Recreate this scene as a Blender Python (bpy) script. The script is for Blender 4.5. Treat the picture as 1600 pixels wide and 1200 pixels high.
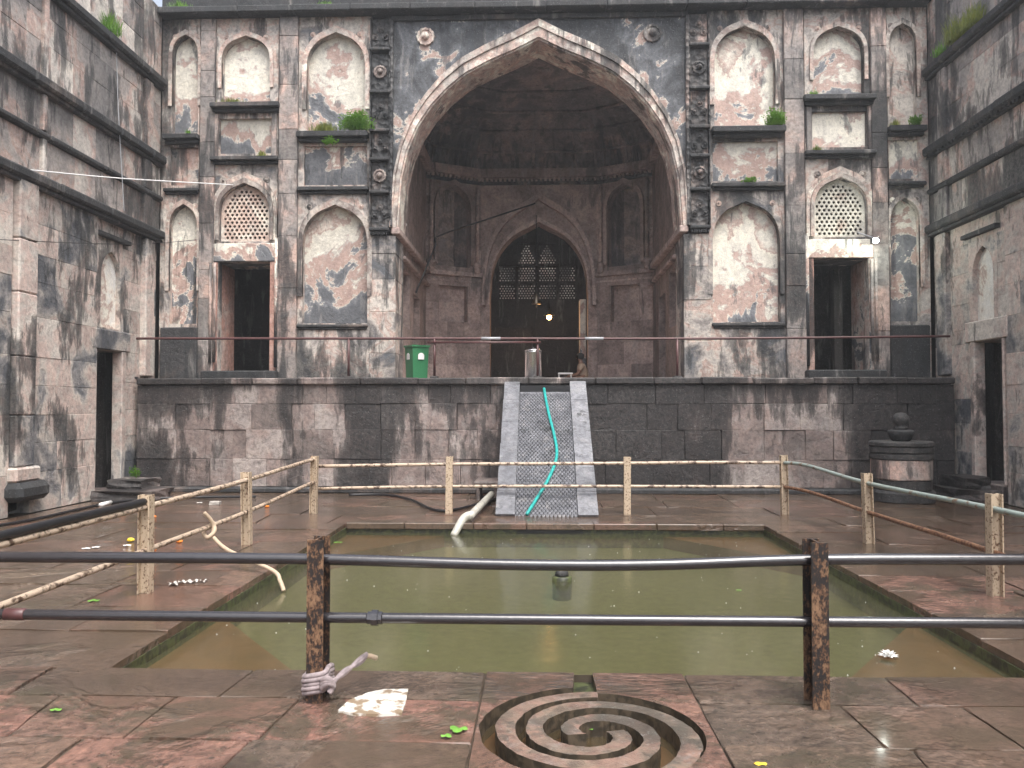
import bpy, bmesh, math, random
from mathutils import Vector, Matrix
R = math.radians
rnd = random.Random(7)
scene = bpy.context.scene
COL = scene.collection
for o in list(bpy.data.objects): bpy.data.objects.remove(o)

# ------------------------------------------------------------------ camera
F = 1250.0                      # focal length in pixels of the 1600x1200 photograph
EYE = Vector((0, 0, 1.6))
YAW, PITCH = math.atan(42 / F), math.atan(36 / F)
cam_d = bpy.data.cameras.new('camera'); cam = bpy.data.objects.new('camera', cam_d); COL.objects.link(cam)
cam.location = EYE; cam.rotation_euler = (math.pi / 2 + PITCH, 0, YAW)
cam_d.sensor_width = 36; cam_d.lens = F / 1600 * 36; cam_d.clip_start = .05; cam_d.clip_end = 500
scene.camera = cam
CM = cam.rotation_euler.to_matrix()
# ------------------------------------------------------------------ sky and light
SUN_EL, SUN_AZ = R(62), R(152)   # overcast: a broad, weak sun behind cloud
world = bpy.data.worlds.new('World'); scene.world = world; world.use_nodes = True
nt = world.node_tree; nt.nodes.clear()
sky = nt.nodes.new('ShaderNodeTexSky'); sky.sky_type = 'NISHITA'; sky.sun_disc = False
sky.sun_elevation = SUN_EL; sky.sun_rotation = SUN_AZ; sky.air_density = 1.0; sky.dust_density = 6; sky.ozone_density = 1
hs = nt.nodes.new('ShaderNodeHueSaturation'); hs.inputs['Saturation'].default_value = .5
bg = nt.nodes.new('ShaderNodeBackground'); bg.inputs['Strength'].default_value = .13
wo = nt.nodes.new('ShaderNodeOutputWorld')
nt.links.new(sky.outputs[0], hs.inputs['Color']); nt.links.new(hs.outputs[0], bg.inputs[0]); nt.links.new(bg.outputs[0], wo.inputs[0])
sun_d = bpy.data.lights.new('sun', 'SUN'); sun_d.energy = 1.0; sun_d.angle = R(40); sun_d.color = (1, .985, .96)
sun = bpy.data.objects.new('sun', sun_d); COL.objects.link(sun)
sd = Vector((math.sin(SUN_AZ) * math.cos(SUN_EL), math.cos(SUN_AZ) * math.cos(SUN_EL), math.sin(SUN_EL)))
sun.rotation_euler = sd.to_track_quat('Z', 'Y').to_euler()
vs = scene.view_settings; vs.view_transform = 'Standard'; vs.look = 'None'; vs.gamma = 1; vs.use_curve_mapping = False
vs.exposure = 1.45
scene.cycles.use_denoising = True
scene.cycles.max_bounces = 8; scene.cycles.diffuse_bounces = 4; scene.cycles.glossy_bounces = 3
scene.cycles.transparent_max_bounces = 12; scene.cycles.caustics_reflective = False; scene.cycles.caustics_refractive = False
scene.cycles.sample_clamp_indirect = 4

# ------------------------------------------------------------------ pixel helpers
def ray(x, y):
    return CM @ Vector(((x - 800) / F, -(y - 600) / F, -1))
def on_z(x, y, z=0.0):
    d = ray(x, y); return EYE + d * ((z - EYE.z) / d.z)
def on_y(x, y, Y):
    d = ray(x, y); return EYE + d * (Y / d.y)
def on_x(x, y, X):
    d = ray(x, y); return EYE + d * (X / d.x)

# ------------------------------------------------------------------ object helpers
def empty(name, loc=(0, 0, 0)):
    o = bpy.data.objects.new(name, None); COL.objects.link(o); o.location = loc; o.empty_display_size = .2
    return o
def tag(o, label=None, cat=None, group=None, kind=None):
    for k, v in (('label', label), ('category', cat), ('group', group), ('kind', kind)):
        if v: o[k] = v
    return o
def thing(name, loc, label, cat, group=None): return tag(empty(name, loc), label, cat, group)
def attach(o, parent):
    if parent is not None:
        o.parent = parent
        m = Matrix.Identity(4); p = parent
        while p is not None:
            m = m @ Matrix.Translation(-Vector(p.location)) if p.type == 'EMPTY' else m
            p = p.parent
        o.matrix_parent_inverse = m
    return o
def mesh_obj(name, bm, mat, parent=None, smooth=False):
    bmesh.ops.recalc_face_normals(bm, faces=bm.faces[:])
    me = bpy.data.meshes.new(name); bm.to_mesh(me); bm.free()
    if smooth:
        for p in me.polygons: p.use_smooth = True
    me.materials.append(mat)
    o = bpy.data.objects.new(name, me); COL.objects.link(o)
    return attach(o, parent)
def raw_obj(name, verts, faces, mat, parent=None, smooth=False):
    me = bpy.data.meshes.new(name); me.from_pydata(verts, [], faces); me.update()
    if smooth:
        for p in me.polygons: p.use_smooth = True
    me.materials.append(mat)
    o = bpy.data.objects.new(name, me); COL.objects.link(o)
    return attach(o, parent)
FACADE = (Vector((0, 0, 0)), Vector((1, 0, 0)), Vector((0, 0, 1)), Vector((0, 1, 0)))     # u=X v=Z d=Y
SIDE = (Vector((0, 0, 0)), Vector((0, 1, 0)), Vector((0, 0, 1)), Vector((1, 0, 0)))       # u=Y v=Z d=X
FLOOR = (Vector((0, 0, 0)), Vector((1, 0, 0)), Vector((0, 1, 0)), Vector((0, 0, 1)))      # u=X v=Y d=Z
def at(fr, u, v, d): return fr[0] + fr[1] * u + fr[2] * v + fr[3] * d
def plate(name, outer, holes, d0, d1, mat, parent=None, fr=FACADE, bevel=0):
    bm = bmesh.new(); edges = []
    for loop in [outer] + list(holes):
        vs_ = [bm.verts.new(at(fr, u, v, d0)) for u, v in loop]
        for i in range(len(vs_)): edges.append(bm.edges.new((vs_[i], vs_[(i + 1) % len(vs_)])))
    bmesh.ops.triangle_fill(bm, use_beauty=True, use_dissolve=False, edges=edges)
    g = bmesh.ops.extrude_face_region(bm, geom=bm.faces[:])
    bmesh.ops.translate(bm, vec=fr[3] * (d1 - d0), verts=[e for e in g['geom'] if isinstance(e, bmesh.types.BMVert)])
    return mesh_obj(name, bm, mat, parent)
def rect(u0, u1, v0, v1): return [(u0, v0), (u1, v0), (u1, v1), (u0, v1)]
PROF = [(0, 1), (.1, .962), (.19, .93), (.35, .88), (.52, .815), (.65, .735), (.76, .645), (.86, .535), (.93, .41), (.975, .26), (1, 0)]
def arch_curve(cx, hw, zs, za):
    pts = [(cx - hw * x, zs + (za - zs) * h) for x, h in reversed(PROF)]
    return pts + [(cx + hw * x, zs + (za - zs) * h) for x, h in PROF[1:]]
def arch_loop(cx, hw, z0, zs, za): return [(cx - hw, z0)] + arch_curve(cx, hw, zs, za) + [(cx + hw, z0)]
def ribbon(name, a, b, d0, d1, mat, parent=None, fr=FACADE):
    n = len(a); V = []
    for (p, q) in zip(a, b):
        V += [at(fr, p[0], p[1], d0), at(fr, q[0], q[1], d0), at(fr, q[0], q[1], d1), at(fr, p[0], p[1], d1)]
    Fc = []
    for i in range(n - 1):
        for k in range(4): Fc.append((i * 4 + k, i * 4 + (k + 1) % 4, i * 4 + 4 + (k + 1) % 4, i * 4 + 4 + k))
    Fc += [(0, 1, 2, 3), (n * 4 - 4, n * 4 - 3, n * 4 - 2, n * 4 - 1)]
    bm = bmesh.new(); bv = [bm.verts.new(v) for v in V]
    for f in Fc: bm.faces.new([bv[i] for i in f])
    return mesh_obj(name, bm, mat, parent)
def box(name, x0, x1, y0, y1, z0, z1, mat, parent=None, bev=.012, jit=0):
    bm = bmesh.new(); bmesh.ops.create_cube(bm, size=1)
    for v in bm.verts:
        v.co = Vector(((x0 + x1) / 2 + v.co.x * (x1 - x0), (y0 + y1) / 2 + v.co.y * (y1 - y0), (z0 + z1) / 2 + v.co.z * (z1 - z0)))
        if jit: v.co += Vector((rnd.uniform(-jit, jit), rnd.uniform(-jit, jit), rnd.uniform(-jit, jit)))
    b = min(bev, .3 * min(x1 - x0, y1 - y0, z1 - z0))
    if b > 0: bmesh.ops.bevel(bm, geom=bm.edges[:], offset=b, segments=1, affect='EDGES')
    return mesh_obj(name, bm, mat, parent)
def smooth_path(pts, k=6):
    pts = [Vector(p) for p in pts]
    if len(pts) < 3: return pts
    out = []
    for i in range(len(pts) - 1):
        p0 = pts[max(i - 1, 0)]; p1 = pts[i]; p2 = pts[i + 1]; p3 = pts[min(i + 2, len(pts) - 1)]
        for j in range(k):
            t = j / k
            out.append(.5 * ((2 * p1) + (p2 - p0) * t + (2 * p0 - 5 * p1 + 4 * p2 - p3) * t * t + (3 * p1 - p0 - 3 * p2 + p3) * t ** 3))
    return out + [pts[-1]]
def tube(name, pts, r, mat, parent=None, n=10, k=6, radii=None):
    P = smooth_path(pts, k); V = []; Fc = []
    up = Vector((0, 0, 1))
    for i, p in enumerate(P):
        d = (P[min(i + 1, len(P) - 1)] - P[max(i - 1, 0)]).normalized()
        ref = up if abs(d.dot(up)) < .95 else Vector((1, 0, 0))
        a = d.cross(ref).normalized(); b = a.cross(d)
        rr = r if radii is None else radii(i / (len(P) - 1))
        V += [p + (a * math.cos(2 * math.pi * j / n) + b * math.sin(2 * math.pi * j / n)) * rr for j in range(n)]
    for i in range(len(P) - 1):
        for j in range(n): Fc.append((i * n + j, i * n + (j + 1) % n, (i + 1) * n + (j + 1) % n, (i + 1) * n + j))
    Fc += [tuple(range(n)), tuple(range((len(P) - 1) * n, len(P) * n))]
    bm = bmesh.new(); bv = [bm.verts.new(v) for v in V]
    for f in Fc: bm.faces.new([bv[i] for i in f])
    return mesh_obj(name, bm, mat, parent, smooth=True)
def lathe(name, prof, c, mat, parent=None, n=28, fr=None, wob=None, smooth=True):
    """prof: (radius, height) list round an axis; fr picks the axis frame (default: upright)"""
    fr = fr or FLOOR; bm = bmesh.new(); rings = []
    for i, (r, h) in enumerate(prof):
        ring = []
        for j in range(n):
            a = 2 * math.pi * j / n; rr = max(r, .0005) * (1 + (wob(a, i) if wob else 0))
            ring.append(bm.verts.new(Vector(c) + fr[1] * (rr * math.cos(a)) + fr[2] * (rr * math.sin(a)) + fr[3] * h))
        rings.append(ring)
    for i in range(len(rings) - 1):
        for j in range(n): bm.faces.new((rings[i][j], rings[i][(j + 1) % n], rings[i + 1][(j + 1) % n], rings[i + 1][j]))
    bm.faces.new(rings[0]); bm.faces.new(rings[-1])
    return mesh_obj(name, bm, mat, parent, smooth=smooth)

# ------------------------------------------------------------------ materials
def new_mat(name):
    m = bpy.data.materials.new(name); m.use_nodes = True; t = m.node_tree; t.nodes.clear()
    out = t.nodes.new('ShaderNodeOutputMaterial'); b = t.nodes.new('ShaderNodeBsdfPrincipled')
    t.links.new(b.outputs[0], out.inputs[0]); return m, t, b
class N:
    def __init__(s, t): s.t = t
    def pos(s, sc=(1, 1, 1), off=(0, 0, 0)):
        g = s.t.nodes.new('ShaderNodeNewGeometry'); m = s.t.nodes.new('ShaderNodeMapping')
        m.inputs['Scale'].default_value = sc; m.inputs['Location'].default_value = off
        s.t.links.new(g.outputs['Position'], m.inputs[0]); return m.outputs[0]
    def noise(s, vec, scale, detail=5, rough=.55, dist=0):
        n = s.t.nodes.new('ShaderNodeTexNoise'); n.inputs['Scale'].default_value = scale; n.inputs['Detail'].default_value = detail
        n.inputs['Roughness'].default_value = rough; n.inputs['Distortion'].default_value = dist
        s.t.links.new(vec, n.inputs['Vector']); return n.outputs['Fac']
    def ramp(s, fac, stops):
        r = s.t.nodes.new('ShaderNodeValToRGB'); e = r.color_ramp.elements
        while len(e) < len(stops): e.new(.5)
        for el, (p, c) in zip(e, stops):
            el.position = p; el.color = (c, c, c, 1) if isinstance(c, (int, float)) else (*c, 1)
        s.t.links.new(fac, r.inputs[0]); return r.outputs[0]
    def mix(s, fac, a, b, mode='MIX'):
        m = s.t.nodes.new('ShaderNodeMix'); m.data_type = 'RGBA'; m.blend_type = mode
        for i, v in ((0, fac), (6, a), (7, b)):
            if isinstance(v, (int, float)): m.inputs[i].default_value = v if i == 0 else (v, v, v, 1)
            elif isinstance(v, tuple): m.inputs[i].default_value = (*v, 1)
            else: s.t.links.new(v, m.inputs[i])
        return m.outputs[2]
    def math(s, op, a, b=0.0, clamp=False):
        m = s.t.nodes.new('ShaderNodeMath'); m.operation = op; m.use_clamp = clamp
        for i, v in ((0, a), (1, b)):
            if isinstance(v, (int, float)): m.inputs[i].default_value = v
            else: s.t.links.new(v, m.inputs[i])
        return m.outputs[0]
    def bump(s, h, strength, dist, bsdf, normal=None):
        b = s.t.nodes.new('ShaderNodeBump'); b.inputs['Strength'].default_value = strength; b.inputs['Distance'].default_value = dist
        s.t.links.new(h, b.inputs['Height'])
        if normal is not None: s.t.links.new(normal, b.inputs['Normal'])
        if bsdf is not None: s.t.links.new(b.outputs[0], bsdf.inputs['Normal'])
        return b.outputs[0]
    def rand(s):
        return s.t.nodes.new('ShaderNodeObjectInfo').outputs['Random']
    def sep(s, vec):
        x = s.t.nodes.new('ShaderNodeSeparateXYZ'); s.t.links.new(vec, x.inputs[0]); return x.outputs

def weathered(name, stops, black=.5, streak_scale=(2.6, 2.6, .3), patch=1.1, rough=.75, tint=.18, seed=0, bump=.6, black_col=(.018, .02, .022), carve=0, zone=None, top=None, grad=0, mott=1.0):
    """peeling plaster on sandstone: stops map a patch noise to coats (algae-dark lime, pale lime, bare stone); black = cover of algae runs"""
    m, t, b = new_mat(name); n = N(t); off = (seed * 3.1, seed * 1.7, seed * 2.3)
    p = n.pos(off=off)
    pa = n.noise(p, patch, 12, .62, .5); pb = n.noise(p, patch * 3.3, 8, .65, .3)
    patchn = n.math('ADD', n.math('MULTIPLY', pa, .84), n.math('MULTIPLY', pb, .20)); patchn = n.math('SUBTRACT', patchn, .02)
    rv = n.math('MULTIPLY', n.math('SUBTRACT', n.rand(), .5), .15)
    if grad:
        tc = t.nodes.new('ShaderNodeTexCoord'); gz_ = n.sep(tc.outputs['Generated'])[2]
        rv = n.math('ADD', rv, n.math('MULTIPLY', n.math('SUBTRACT', gz_, .36), grad))
    col = n.ramp(n.math('ADD', patchn, rv), stops)
    fine = n.noise(p, 16, 9, .72); mid = n.noise(p, 3.7, 10, .68, .4)
    col = n.mix(1.0, col, n.ramp(fine, [(.30, 1 - .5 * mott), (.5, 1.0), (.70, 1 + .32 * mott)]), 'MULTIPLY')
    col = n.mix(1.0, col, n.ramp(mid, [(.32, (1 - .38 * mott, 1 - .39 * mott, 1 - .38 * mott)), (.5, (1, 1, 1)), (.68, (1 + .2 * mott, 1 + .17 * mott, 1 + .13 * mott))]), 'MULTIPLY')
    col = n.mix(1.0, col, n.ramp(n.rand(), [(0, 1 - tint), (1, 1 + tint)]), 'MULTIPLY')
    # pale lime runs
    lr = n.noise(n.pos((6, 6, 1.1), off), 1.0, 8, .65, .4)
    col = n.mix(n.ramp(lr, [(.56, 0), (.70, .4)]), col, (.40, .38, .36))
    st = n.noise(n.pos(streak_scale, off), 1.0, 10, .68, .3)
    st2 = n.noise(n.pos((8, 8, 1.6), off), 1.0, 8, .68, .3)
    broad = n.noise(p, .6, 4, .55)
    s = n.math('ADD', n.math('MULTIPLY', st, .60), n.math('ADD', n.math('MULTIPLY', broad, .3), n.math('MULTIPLY', st2, .16)))
    s = n.math('ADD', s, n.math('MULTIPLY', n.math('SUBTRACT', mid, .5), .12))
    if zone:
        X = n.sep(n.pos())[0]
        for zc_, zw_, za_ in zone:
            zx = n.math('SUBTRACT', 1.0, n.math('DIVIDE', n.math('ABSOLUTE', n.math('SUBTRACT', X, zc_)), zw_), True)
            s = n.math('ADD', s, n.math('MULTIPLY', n.math('POWER', zx, .5), za_))
    if top:
        Z = n.sep(n.pos())[2]; s = n.math('ADD', s, n.math('MULTIPLY', n.math('DIVIDE', n.math('SUBTRACT', Z, top[0]), top[1] - top[0], True), top[2]))
    lo = .74 - .42 * black
    mask = n.ramp(s, [(lo, 0), (lo + .018, .6), (lo + .05, .88), (lo + .11, .98)])
    mask = n.math('MULTIPLY', mask, n.ramp(fine, [(.3, .70), (.55, 1.0)]))
    col = n.mix(mask, col, n.mix(1.0, black_col, n.ramp(mid, [(.35, .7), (.65, 1.6)]), 'MULTIPLY'))
    speck = n.ramp(n.noise(p, 42, 4, .65), [(.61, 0), (.68, .55)])
    col = n.mix(speck, col, (.27, .265, .26))
    t.links.new(col, b.inputs['Base Color'])
    b.inputs['Roughness'].default_value = rough
    h = n.math('ADD', n.math('MULTIPLY', n.ramp(patchn, [(.40, 0), (.42, .6), (.545, .6), (.56, .15)]), .8), n.math('MULTIPLY', fine, .9))
    h = n.math('ADD', h, n.math('MULTIPLY', mid, 1.1))
    nb = n.bump(h, bump, .022, b)
    if carve:
        v = t.nodes.new('ShaderNodeTexVoronoi'); v.inputs['Scale'].default_value = carve; t.links.new(n.pos(), v.inputs['Vector'])
        n.bump(v.outputs['Distance'], 1.0, .05, b, nb)
    return m
DK, SL, CR, LT, PK, RS = (.05, .054, .06), (.115, .122, .135), (.68, .65, .57), (.50, .46, .415), (.44, .315, .27), (.37, .205, .165)
GB = (.205, .19, .182)
M = {}
M['spandrel'] = weathered('spandrel_plaster', [(.0, DK), (.38, DK), (.45, SL), (.492, (.18, .19, .21)), (.50, CR), (.515, PK), (.565, PK), (.58, CR), (1, LT)], .40, seed=1, patch=1.2, black_col=(.035, .04, .047), mott=.8)
M['frame'] = weathered('bay_plaster', [(0, DK), (.36, SL), (.42, GB), (.46, (.33, .30, .28)), (.50, LT), (.545, PK), (.60, LT), (1, CR)], .50, seed=2, patch=1.5, streak_scale=(1.9, 1.9, .4), mott=.8)
M['cream'] = weathered('cream_plaster', [(0, SL), (.39, SL), (.432, (.22, .23, .25)), (.44, CR), (.45, PK), (.505, (.47, .345, .30)), (.515, LT), (.53, CR), (.64, (.70, .665, .57)), (.66, PK), (.72, CR), (1, CR)], .34, seed=3, patch=.9, streak_scale=(1.6, 1.6, .8), black_col=(.06, .065, .072), grad=.22, mott=.55)
M['pink'] = weathered('pink_sandstone', [(0, SL), (.36, SL), (.38, LT), (.47, PK), (.6, RS), (1, PK)], .45, seed=4, patch=1.4)
M['slate'] = weathered('slate_grey_plaster', [(0, DK), (.42, SL), (.505, (.17, .177, .192)), (.515, CR), (.53, PK), (.585, PK), (.60, CR), (1, CR)], .44, seed=5, patch=1.1, grad=.18, mott=.7)
M['pilaster'] = weathered('pilaster_stone', [(0, (.12, .112, .108)), (.42, GB), (.52, (.29, .25, .23)), (.62, PK), (1, LT)], .52, seed=6, patch=1.2, streak_scale=(2.2, 2.2, .4))
M['ledge'] = weathered('ledge_stone', [(0, (.02, .02, .021)), (.55, (.035, .035, .037)), (.68, (.1, .08, .07)), (1, GB)], .55, seed=7)
M['carved'] = weathered('carved_stone', [(0, (.03, .032, .034)), (.5, (.06, .06, .062)), (.6, (.14, .12, .11)), (.68, PK), (1, CR)], .5, seed=8, carve=9)
M['archband'] = weathered('arch_band_stone', [(0, (.12, .105, .1)), (.40, (.25, .20, .18)), (.48, LT), (.56, PK), (.64, CR), (1, CR)], .42, seed=9, patch=1.5)
IW = (.215, .165, .155)
M['iwan'] = weathered('porch_sandstone', [(0, (.14, .11, .10)), (.40, (.255, .20, .182)), (.50, (.335, .255, .23)), (.58, (.40, .31, .28)), (1, (.48, .41, .375))], .38, seed=10, patch=1.3, streak_scale=(2, 2, .45), black_col=(.075, .066, .066))
M['dome'] = weathered('dome_plaster', [(0, (.09, .08, .083)), (.45, (.15, .128, .128)), (.51, (.2, .168, .16)), (.57, (.33, .25, .215)), (.62, (.2, .17, .16)), (1, (.45, .4, .36))], .46, seed=11, patch=1.1, black_col=(.045, .043, .046))
M['side'] = weathered('side_wall_plaster', [(0, SL), (.40, (.24, .225, .215)), (.46, (.33, .30, .28)), (.50, (.40, .35, .32)), (.53, PK), (.58, LT), (1, CR)], .50, seed=12, patch=.8, streak_scale=(1.25, 1.25, .38), mott=.8)
M['side_low'] = weathered('side_wall_lower_plaster', [(0, DK), (.36, SL), (.42, (.29, .28, .275)), (.46, LT), (.53, (.50, .39, .345)), (.60, LT), (1, CR)], .44, seed=13, patch=1.1, streak_scale=(1.7, 1.7, .6), mott=.8)
M['platform'] = weathered('platform_stone', [(0, (.09, .08, .075)), (.42, (.175, .145, .135)), (.5, (.225, .175, .16)), (.58, (.27, .235, .22)), (1, (.36, .33, .31))], .44, seed=14, patch=1.3, tint=.2, streak_scale=(1.3, 1.3, .3), rough=.55, zone=((2.0, 1.6, .26), (6.6, 1.3, .17), (-3.2, .7, .09), (-7.2, .6, .1)), top=(1.1, 2.2, .09), black_col=(.009, .009, .010))
M['white_lime'] = weathered('white_lime_plaster', [(0, CR), (.45, (.75, .74, .7)), (.54, (.72, .68, .6)), (.57, PK), (.62, CR), (1, CR)], .12, seed=21, patch=1.3, mott=.4)
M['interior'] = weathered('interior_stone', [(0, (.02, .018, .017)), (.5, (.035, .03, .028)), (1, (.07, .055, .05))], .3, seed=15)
M['jali'] = weathered('jali_stone', [(0, LT), (.45, CR), (.56, (.5, .38, .32)), (1, CR)], .12, seed=16, bump=.2)
M['chute'] = weathered('chute_stone', [(0, (.10, .103, .115)), (.45, (.155, .16, .178)), (.55, (.19, .195, .213)), (1, (.25, .255, .27))], .3, seed=17, rough=.5, tint=.1, patch=3)
M['pedestal'] = weathered('pedestal_stone', [(0, (.07, .06, .055)), (.45, (.15, .12, .105)), (.55, (.25, .21, .18)), (1, (.36, .32, .28))], .85, seed=18, patch=2)

def floor_mat():
    m, t, b = new_mat('wet_paving'); n = N(t); b.inputs['Coat Weight'].default_value = .12; b.inputs['Coat Roughness'].default_value = .08; b.inputs['Coat IOR'].default_value = 1.4
    p = n.pos(); big = n.noise(p, .55, 6, .6, .5); mid = n.noise(p, 2.6, 10, .66, .5); fine = n.noise(p, 19, 9, .74); vfine = n.noise(p, 85, 4, .65)
    r = n.rand()
    base = n.ramp(r, [(0, (.15, .11, .085)), (.35, (.19, .135, .10)), (.55, (.24, .14, .107)), (.7, (.18, .142, .105)), (.88, (.30, .155, .12)), (1, (.215, .16, .122))])
    base = n.mix(1.0, base, n.ramp(fine, [(.34, .22), (.46, .9), (.55, 1.1), (.68, 1.75)]), 'MULTIPLY')
    base = n.mix(1.0, base, n.ramp(mid, [(.34, (.55, .56, .54)), (.5, (1, 1, 1)), (.66, (1.2, 1.15, 1.08))]), 'MULTIPLY')
    Y = n.sep(n.pos())[1]
    far = n.math('MULTIPLY', n.math('SUBTRACT', Y, 4.6), .22, True)
    moss = n.ramp(n.noise(p, 1.5, 12, .72, .5), [(.49, 0), (.56, .85)])
    base = n.mix(moss, base, (.095, .078, .05))
    pits = n.ramp(n.noise(p, 11, 6, .6), [(.33, .85), (.40, 0)])
    base = n.mix(pits, base, (.05, .044, .034))
    wet = n.math('ADD', n.ramp(big, [(.46, 0), (.53, 1)]), n.math('MULTIPLY', far, .75), True)
    base = n.mix(n.math('MULTIPLY', wet, .72), base, (.07, .046, .032))
    t.links.new(base, b.inputs['Base Color'])
    rg = n.mix(wet, n.ramp(mid, [(.35, .16), (.65, .42)]), n.ramp(mid, [(.38, .04), (.66, .15)]))
    t.links.new(rg, b.inputs['Roughness'])
    h = n.math('ADD', n.math('MULTIPLY', fine, 1.0), n.math('ADD', n.math('MULTIPLY', mid, 1.5), n.math('MULTIPLY', vfine, .35)))
    h = n.math('MULTIPLY', h, n.math('SUBTRACT', 1.0, n.math('MULTIPLY', wet, .86)))
    n.bump(h, 1.0, .036, b)
    return m
M['floor'] = floor_mat()
def simple(name, col, rough=.5, metal=0, var=.25, scale=12, bump=.2, spec=None, col2=None, thr=.5):
    m, t, b = new_mat(name); n = N(t); f = n.noise(n.pos(), scale, 5, .6)
    if col2: c = n.ramp(f, [(thr - .05, col), (thr + .05, col2)])
    else: c = n.mix(1.0, col, n.ramp(f, [(.25, 1 - var), (.75, 1 + var)]), 'MULTIPLY')
    t.links.new(c, b.inputs['Base Color']); b.inputs['Roughness'].default_value = rough; b.inputs['Metallic'].default_value = metal
    if bump: n.bump(f, bump, .01, b)
    return m
M['joint'] = simple('joint_mud', (.075, .058, .043), .3)
M['ridge'] = weathered('spiral_ridge_stone', [(0, (.06, .052, .042)), (.42, (.11, .085, .066)), (.5, (.16, .12, .092)), (.6, (.18, .115, .09)), (1, (.2, .17, .135))], .46, seed=31, patch=7, rough=.45, black_col=(.06, .055, .045))
M['moss_edge'] = simple('mossy_stone', (.03, .033, .018), .45, col2=(.075, .088, .034), scale=14, bump=.8)
M['channel'] = simple('dark_channel_wall', (.04, .033, .024), .4, col2=(.085, .065, .045), scale=18, bump=.5)
M['shelf'] = simple('pool_shelf_stone', (.165, .08, .045), .5, scale=4)
M['deep'] = simple('pool_bottom', (.125, .13, .07), .8)
M['black_rail'] = simple('wet_black_paint', (.02, .018, .021), .22, var=.4, scale=30, bump=.15)
for nd in M['black_rail'].node_tree.nodes:
    if nd.type == 'BSDF_PRINCIPLED': nd.inputs['IOR'].default_value = 1.6; nd.inputs['Coat Weight'].default_value = .5; nd.inputs['Coat Roughness'].default_value = .12; nd.inputs['Coat IOR'].default_value = 1.6
def rust(name, paint, r1, r2, bias):
    m, t, b = new_mat(name); n = N(t); p = n.pos((1, 1, .55)); a = n.noise(p, 62, 6, .7); c = n.noise(n.pos(), 7, 5, .6)
    v = n.math('ADD', n.math('MULTIPLY', a, .7), n.math('MULTIPLY', c, .45))
    col = n.ramp(v, [(bias - .03, paint), (bias + .01, r1), (bias + .06, r2), (bias + .16, tuple(q * 1.5 for q in r2))])
    t.links.new(col, b.inputs['Base Color']); b.inputs['Roughness'].default_value = .5; n.bump(v, .5, .006, b); return m
M['rust_post'] = rust('rusty_black_post', (.014, .012, .012), (.08, .038, .02), (.17, .10, .058), .585)
M['cream_post'] = simple('rusty_cream_paint', (.11, .05, .025), .55, col2=(.50, .40, .29), scale=38, thr=.42, bump=.3)
M['cream_rail'] = simple('flaking_cream_rail', (.07, .04, .025), .45, col2=(.48, .38, .29), scale=16, thr=.45, bump=.3)
M['green_rail'] = simple('pale_green_grey_rail', (.16, .10, .06), .45, col2=(.26, .31, .29), scale=10, thr=.4, bump=.3)
M['rust_rail'] = simple('rusted_rail', (.10, .04, .02), .6, col2=(.26, .14, .08), scale=30, bump=.5)
M['maroon'] = simple('maroon_paint', (.085, .035, .035), .4, var=.4)
M['galv'] = simple('grey_sleeve', (.35, .36, .38), .4)
M['bin'] = simple('green_plastic', (.035, .17, .075), .38, var=.1, scale=3, bump=0)
M['white'] = simple('white_plastic', (.75, .75, .74), .45, var=.06, bump=0)
M['steel'] = simple('stainless_steel', (.62, .62, .63), .22, 1, var=.05, bump=0)
M['brass'] = simple('bell_metal', (.32, .27, .2), .35, 1)
M['black'] = simple('black_rubber', (.012, .012, .014), .4, bump=.05)
M['teal'] = simple('turquoise_hose', (.025, .32, .295), .3, var=.3, scale=14, bump=.1)
M['pvc'] = simple('dirty_white_pipe', (.42, .41, .36), .45, var=.35, scale=9)
M['rope'] = simple('beige_rope', (.46, .36, .26), .8, scale=60)
M['cloth'] = simple('mauve_cloth', (.27, .225, .23), .9, scale=25, var=.45)
M['marble'] = simple('white_marble_patch', (.24, .18, .12), .35, col2=(.66, .64, .59), scale=13, thr=.47)
M['hair'] = simple('black_hair', (.01, .009, .008), .6)
M['skin'] = simple('brown_skin', (.22, .12, .08), .55, var=.08, bump=0)
M['shirt'] = simple('tan_shirt', (.36, .27, .2), .85, var=.15)
M['orange'] = simple('marigold', (.70, .20, .015), .7, scale=60)
M['yellow'] = simple('yellow_petal', (.72, .52, .04), .7)
M['petal'] = simple('white_petal', (.80, .80, .78), .6, var=.05, bump=0)
M['bead'] = simple('splash_bead', (.5, .5, .47), .2, var=.3, scale=3, bump=0)
M['leaf'] = simple('green_leaf', (.13, .30, .045), .45, scale=20)
M['paper'] = simple('grey_scrap', (.42, .40, .37), .7, scale=25)
def foliage(name, c1, c2):
    m, t, b = new_mat(name); n = N(t)
    c = n.ramp(n.noise(n.pos(), 9, 4, .6), [(.3, c1), (.7, c2)]); t.links.new(c, b.inputs['Base Color']); b.inputs['Roughness'].default_value = .55
    tr = t.nodes.new('ShaderNodeBsdfTranslucent'); t.links.new(c, tr.inputs[0]); mx = t.nodes.new('ShaderNodeMixShader'); mx.inputs[0].default_value = .35
    out = [x for x in t.nodes if x.type == 'OUTPUT_MATERIAL'][0]
    t.links.new(b.outputs[0], mx.inputs[1]); t.links.new(tr.outputs[0], mx.inputs[2]); t.links.new(mx.outputs[0], out.inputs[0])
    return m
M['fern'] = foliage('bright_fern', (.08, .22, .02), (.21, .40, .05))
M['grass'] = foliage('yellow_green_grass', (.14, .19, .03), (.30, .33, .07))
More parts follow.
